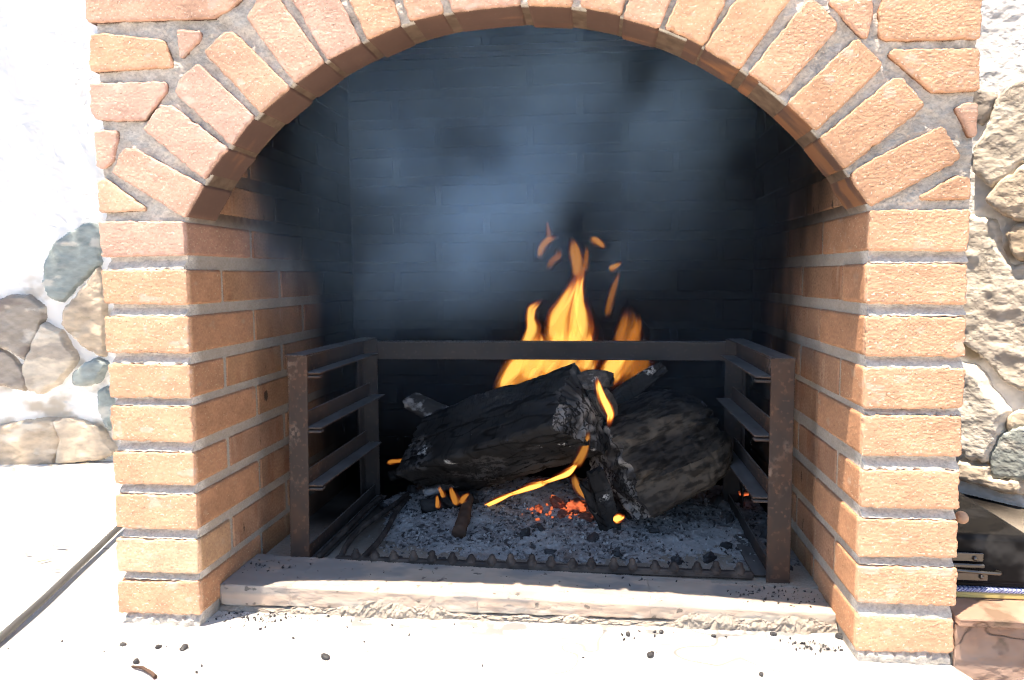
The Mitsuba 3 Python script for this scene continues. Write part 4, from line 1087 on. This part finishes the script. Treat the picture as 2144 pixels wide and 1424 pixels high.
put('ash_crumbs', scatter(chips, np.c_[dust, np.full(len(dust), .0015)], (.0010 + .0038 * rng.random(len(dust)) ** 3), rng), 'charcoal')
tag('ash_crumbs', 'fine black crumbs of charcoal scattered on the terrace before the sill', 'charcoal crumbs', kind='stuff')
sillgrit = np.c_[np.r_[rng.uniform(-.62, .62, 50), rng.normal(.55, .05, 110), rng.normal(-.58, .04, 40)], np.r_[rng.uniform(.13, .25, 50), rng.normal(.19, .03, 110), rng.normal(.19, .03, 40)]]
sillgrit = sillgrit[(np.abs(sillgrit[:, 0]) < .635) & (sillgrit[:, 1] > .115) & (sillgrit[:, 1] < .25)]
put('sill_grit', scatter(chips, np.c_[sillgrit, sz(sillgrit[:, 0]) + .0015], .0010 + .0038 * rng.random(len(sillgrit)) ** 2.5, rng), 'charcoal')
tag('sill_grit', 'black charcoal specks lying on the clay sill', 'charcoal specks', kind='stuff')


def leaf(L, W, curl, seed):
    u = np.linspace(0, 1, 9)
    w = W * np.sin(np.pi * u ** .8) + .0004
    c = np.c_[(u - .5) * L, .12 * L * np.sin(u * 3 + seed), curl * L * (u - .5) ** 2 + .001]
    l, r_ = c + np.c_[u * 0, w, w * .5], c + np.c_[u * 0, -w, w * .5]
    v = np.vstack([l, c, r_])
    f = []
    for i in range(8):
        for o in (0, 9):
            f += [[o + i, o + 9 + i, o + 10 + i], [o + i, o + 10 + i, o + 1 + i]]
    return tri(v, f)


rank = ranks([(x, y, L) for x, y, L, *_ in LEAVES], [(-9000, 350, 'beside the grey steel rod'), (350, 9000, 'near the foot of the whitewashed wall')])
for k, (x, y, L, rz, lab) in enumerate(LEAVES):
    m = placed(leaf(L / 1000, L / 1000 * .10, .5, k), rot=(.15, 0, math.radians(rz)), loc=(x / 1000, y / 1000, .003))
    tag(put('dry_leaf', m, 'leaf_litter', smooth=True), 'dry curled leaf, ' + rank[k], 'leaf', 'dry leaves on the terrace')
tag(put('twig', sweep([(-.685, -.165, .004), (-.66, -.172, .007), (-.635, -.185, .006), (-.62, -.195, .004)], [.0022, .003, .0034, .004], 8), 'brown_stick', smooth=True), 'thin brown twig on the terrace at the front left', 'twig')

# ------------------------------------------------------------------ the tree whose hanging leaves dapple the left wall
tr = tag('tree', 'slender tree with long hanging leaves standing left of the fireplace, its branch over the wall', 'tree')
put(tr + '__trunk', sweep([(-3.75, .35, -.01), (-3.70, .40, .9), (-3.72, .45, 1.9), (-3.6, .5, 2.9), (-3.45, .55, 3.8)], [.09, .08, .07, .05, .03], 14, 3, .2), 'tree_bark', smooth=True)
branches = [[(-3.66, .47, 2.3), (-3.1, .65, 2.75), (-2.5, .85, 2.95), (-1.95, 1.0, 2.90)], [(-3.68, .46, 2.0), (-3.1, .75, 2.35), (-2.6, .95, 2.45), (-2.2, 1.02, 2.35)], [(-3.6, .5, 2.9), (-3.2, .6, 3.3), (-2.7, .8, 3.45), (-2.2, .95, 3.40)]]
rng = np.random.default_rng(8)
lv_, lf_ = [], []
base = leaf(.13, .014, .3, 1)
base.apply_transform(trimesh.transformations.euler_matrix(0, math.pi / 2, 0))
for k, b in enumerate(branches):
    put(tr + '__branch', sweep(b, [.03, .022, .014, .006], 8), 'tree_bark', smooth=True)
    b = np.array(b)
    for j in range(26 * 6):  # twenty six hanging sprays of leaves
        if j % 6 == 0:
            t = rng.uniform(.45, 1.03)
            hub = np.array([np.interp(t * 3, range(4), b[:, c]) for c in range(3)]) + rng.normal(0, (.11, .05, .14), 3) - [0, 0, .08]
        p = hub + rng.normal(0, (.022, .018, .06), 3)
        R = trimesh.transformations.euler_matrix(rng.normal(0, .6), rng.normal(0, .6), rng.random() * 6.3)[:3, :3]
        lv_.append(base.vertices @ R.T * rng.uniform(.8, 1.3) + p)
        lf_.append(base.faces + len(base.vertices) * len(lf_))
labels[put(tr + '__crown', tri(np.vstack(lv_), np.vstack(lf_)), 'green_leaf', smooth=True)] = {'kind': 'stuff'}
